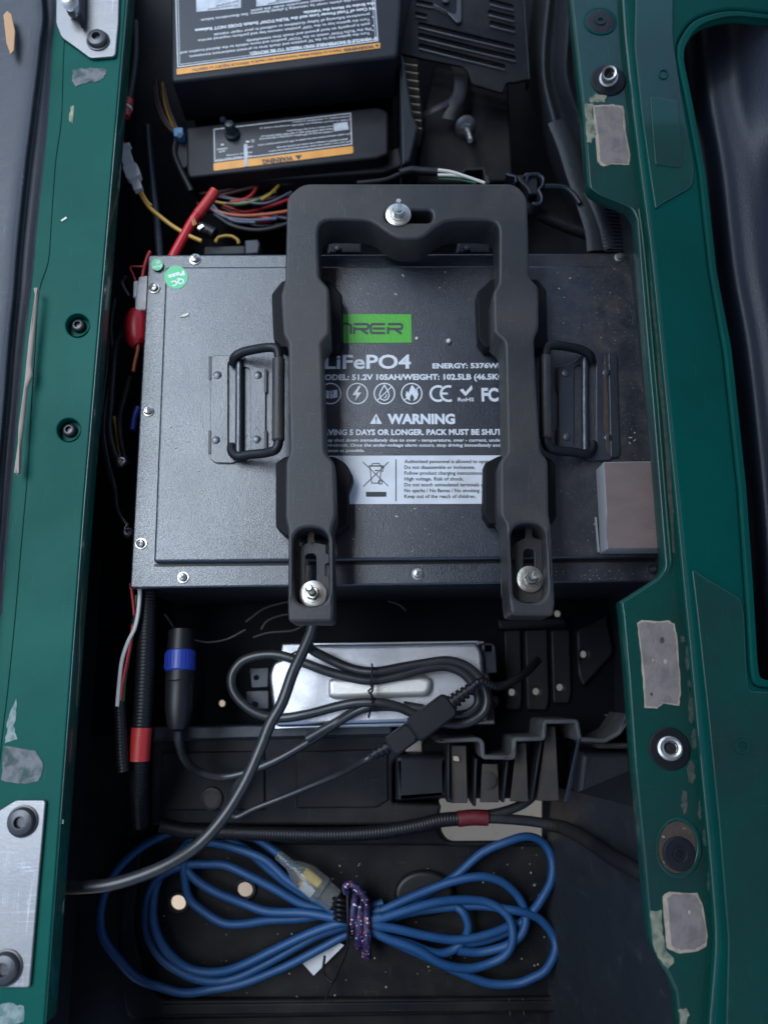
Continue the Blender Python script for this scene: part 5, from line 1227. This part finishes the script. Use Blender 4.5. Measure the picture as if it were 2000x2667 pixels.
# bungee cord tying the bundle
bu = thing('bungee_cord', 'purple braided bungee cord with a dark wire hook wrapped round the blue cord', 'bungee cord', (935, 2400, zc))
mb = MB()
for (x, dx, y0, y1, ph) in ((912, 16, 2310, 2430, 0), (935, 4, 2335, 2462, .4), (958, -4, 2345, 2490, .8)):
    ring = []
    c0, c1 = P(x+dx, y0, zc+.012), P(x, y1, zc+.012); cen = (c0+c1)/2; ay = (c1-c0)/2
    for t in range(14):
        a = 2*math.pi*t/14
        ring.append(cen + ay*math.cos(a) + Vector((0, 0, .022))*math.sin(a)*(1 if math.sin(a) > 0 else .45))
    sweep(mb, ring, 10.0*mp, 12, closed=True, n=6)
mb.build('braided_loop', M['bungee'], bu, sharp=60)
cord('braided_end', [(905, 2325, zc+.032), (898, 2312, zc+.036), (912, 2302, zc+.036), (935, 2318, zc+.036), (952, 2345, zc+.034)], 0, 9, M['bungee'], bu)
cord('braided_end', [(950, 2445, zc+.032), (953, 2470, zc+.03), (950, 2492, zc+.022)], 0, 9, M['bungee'], bu)
cord('wire_hook', [(905, 2330, zc+.036), (906, 2400, zc+.038), (904, 2470, zc+.030), (885, 2520, zc+.02), (868, 2556, zc+.012), (852, 2548, zc+.01), (842, 2530, zc+.01), (846, 2490, zc+.012)], 0, 3.6, M['rubber'], bu)
cord('wire_hook', [(868, 2556, zc+.010), (856, 2578, zc+.008), (848, 2606, zc+.006)], 0, 3.4, M['rubber'], bu)
for j in range(5):
    cord('coil_wrap', [(868+j*1, 2340+j*13, zc+.030), (884, 2344+j*13, zc+.036), (902, 2347+j*13, zc+.032)], 0, 5, M['rubber'], bu)
tg = thing('paper_tag', 'small folded white paper tag under the bungee hook', 'tag', (830, 2495, ZF))
mb = MB(); q = [P(781, 2501, ZF+.004), P(878, 2452, ZF+.010), P(896, 2462, ZF+.012), P(858, 2500, ZF+.008), P(817, 2541, ZF+.004)]
mb.add(q + [p - Vector((0, 0, .0006)) for p in q], [(4, 3, 2, 1, 0), (5, 6, 7, 8, 9)] + [(i, (i+1) % 5, 5+(i+1) % 5, 5+i) for i in range(5)]); mb.build('tag_sheet', M['paper'], tg, smooth=False)

# ================================================================ CRUMBS
def crumb(loop, z, m, lab, h=.0012):
    o = plate('leaf_crumb', loop, z+h, h, h*.4, M[m], None, res=1); tag(o, lab, 'crumb')
crumb(cz(2.37, 0, 600, [(1108, 535), (1130, 520), (1168, 503), (1165, 522), (1140, 532)]), .0002, 'fluff', 'curled pale leaf flake on the upper left of the battery lid')
crumb(cz(2.37, 0, 0, [(376, 1358), (410, 1335), (416, 1346), (384, 1366)]), ZR, 'fluff', 'pale flake lying on the green left rail')
crumb(circ(1168, 886, 6.5, 7), .0, 'fluff', 'round beige pebble on the battery lid right of the green logo', .004)
crumb(circ(1085, 880, 4.5, 6), .0, 'fluff', 'smaller beige pebble beside the corner of the green logo', .002)
crumb(cz(2.37, 0, 0, [(22, 90), (45, 65), (72, 85), (95, 190), (88, 310), (66, 335), (40, 260)]), .0655, 'wood', 'long orange-tan sliver at the top left corner', .002)
rg = random.Random(9); mb = MB()
def on_lid(): return (rg.uniform(420, 1700), rg.uniform(700, 1445))
def covered(x, y): return 700 < x < 915 or 1235 < x < 1450 or (x > 1560 and y > 1190) or (915 <= x <= 1235 and 800 < y < 1320) or (540 < x < 700 and 900 < y < 1210) or (1450 <= x < 1620 and 900 < y < 1200)
n = 0
while n < 70:
    x, y = on_lid()
    if covered(x, y): continue
    s = rg.choice((1.0, 1.2, 1.6, 2.4)); a = rg.uniform(0, 3.1); l = rg.uniform(1.0, 2.6)
    c = P(x, y, .0006); m_ = mpp(x, y, 0)
    obox(mb, c, (math.cos(a), math.sin(a), rg.uniform(-.2, .2)), (-math.sin(a), math.cos(a), 0), s*l*m_*.7, s*.6*m_, s*.4*m_); n += 1
for i in range(60):                                   # more on the dusty right end
    x, y = rg.uniform(1440, 1690), rg.choice((rg.uniform(700, 900), rg.uniform(1200, 1440), rg.uniform(1478, 1510)))
    if x > 1545 and 1190 < y < 1450: continue
    zc_ = .0006 if y < 1450 else ZL+.0006
    s = rg.choice((.9, 1.1, 1.4)); a = rg.uniform(0, 3.1); m_ = mpp(x, y, 0)
    obox(mb, P(x, y, zc_), (math.cos(a), math.sin(a), 0), (-math.sin(a), math.cos(a), 0), s*1.5*m_*.7, s*.7*m_, s*.4*m_)
for i in range(95):
    x, y = rg.uniform(420, 1420), rg.uniform(2170, 2600)
    s = rg.choice((.9, 1.2, 1.8)); a = rg.uniform(0, 3.1); m_ = mpp(x, y, ZF)
    obox(mb, P(x, y, ZF+.0006), (math.cos(a), math.sin(a), 0), (-math.sin(a), math.cos(a), 0), s*1.4*m_*.7, s*.8*m_, s*.4*m_)
o = mb.build('dust_grit', M['bits'], None, smooth=False); tag(o, 'fine pale grit scattered over the battery lid and floor', 'grit', kind='stuff')
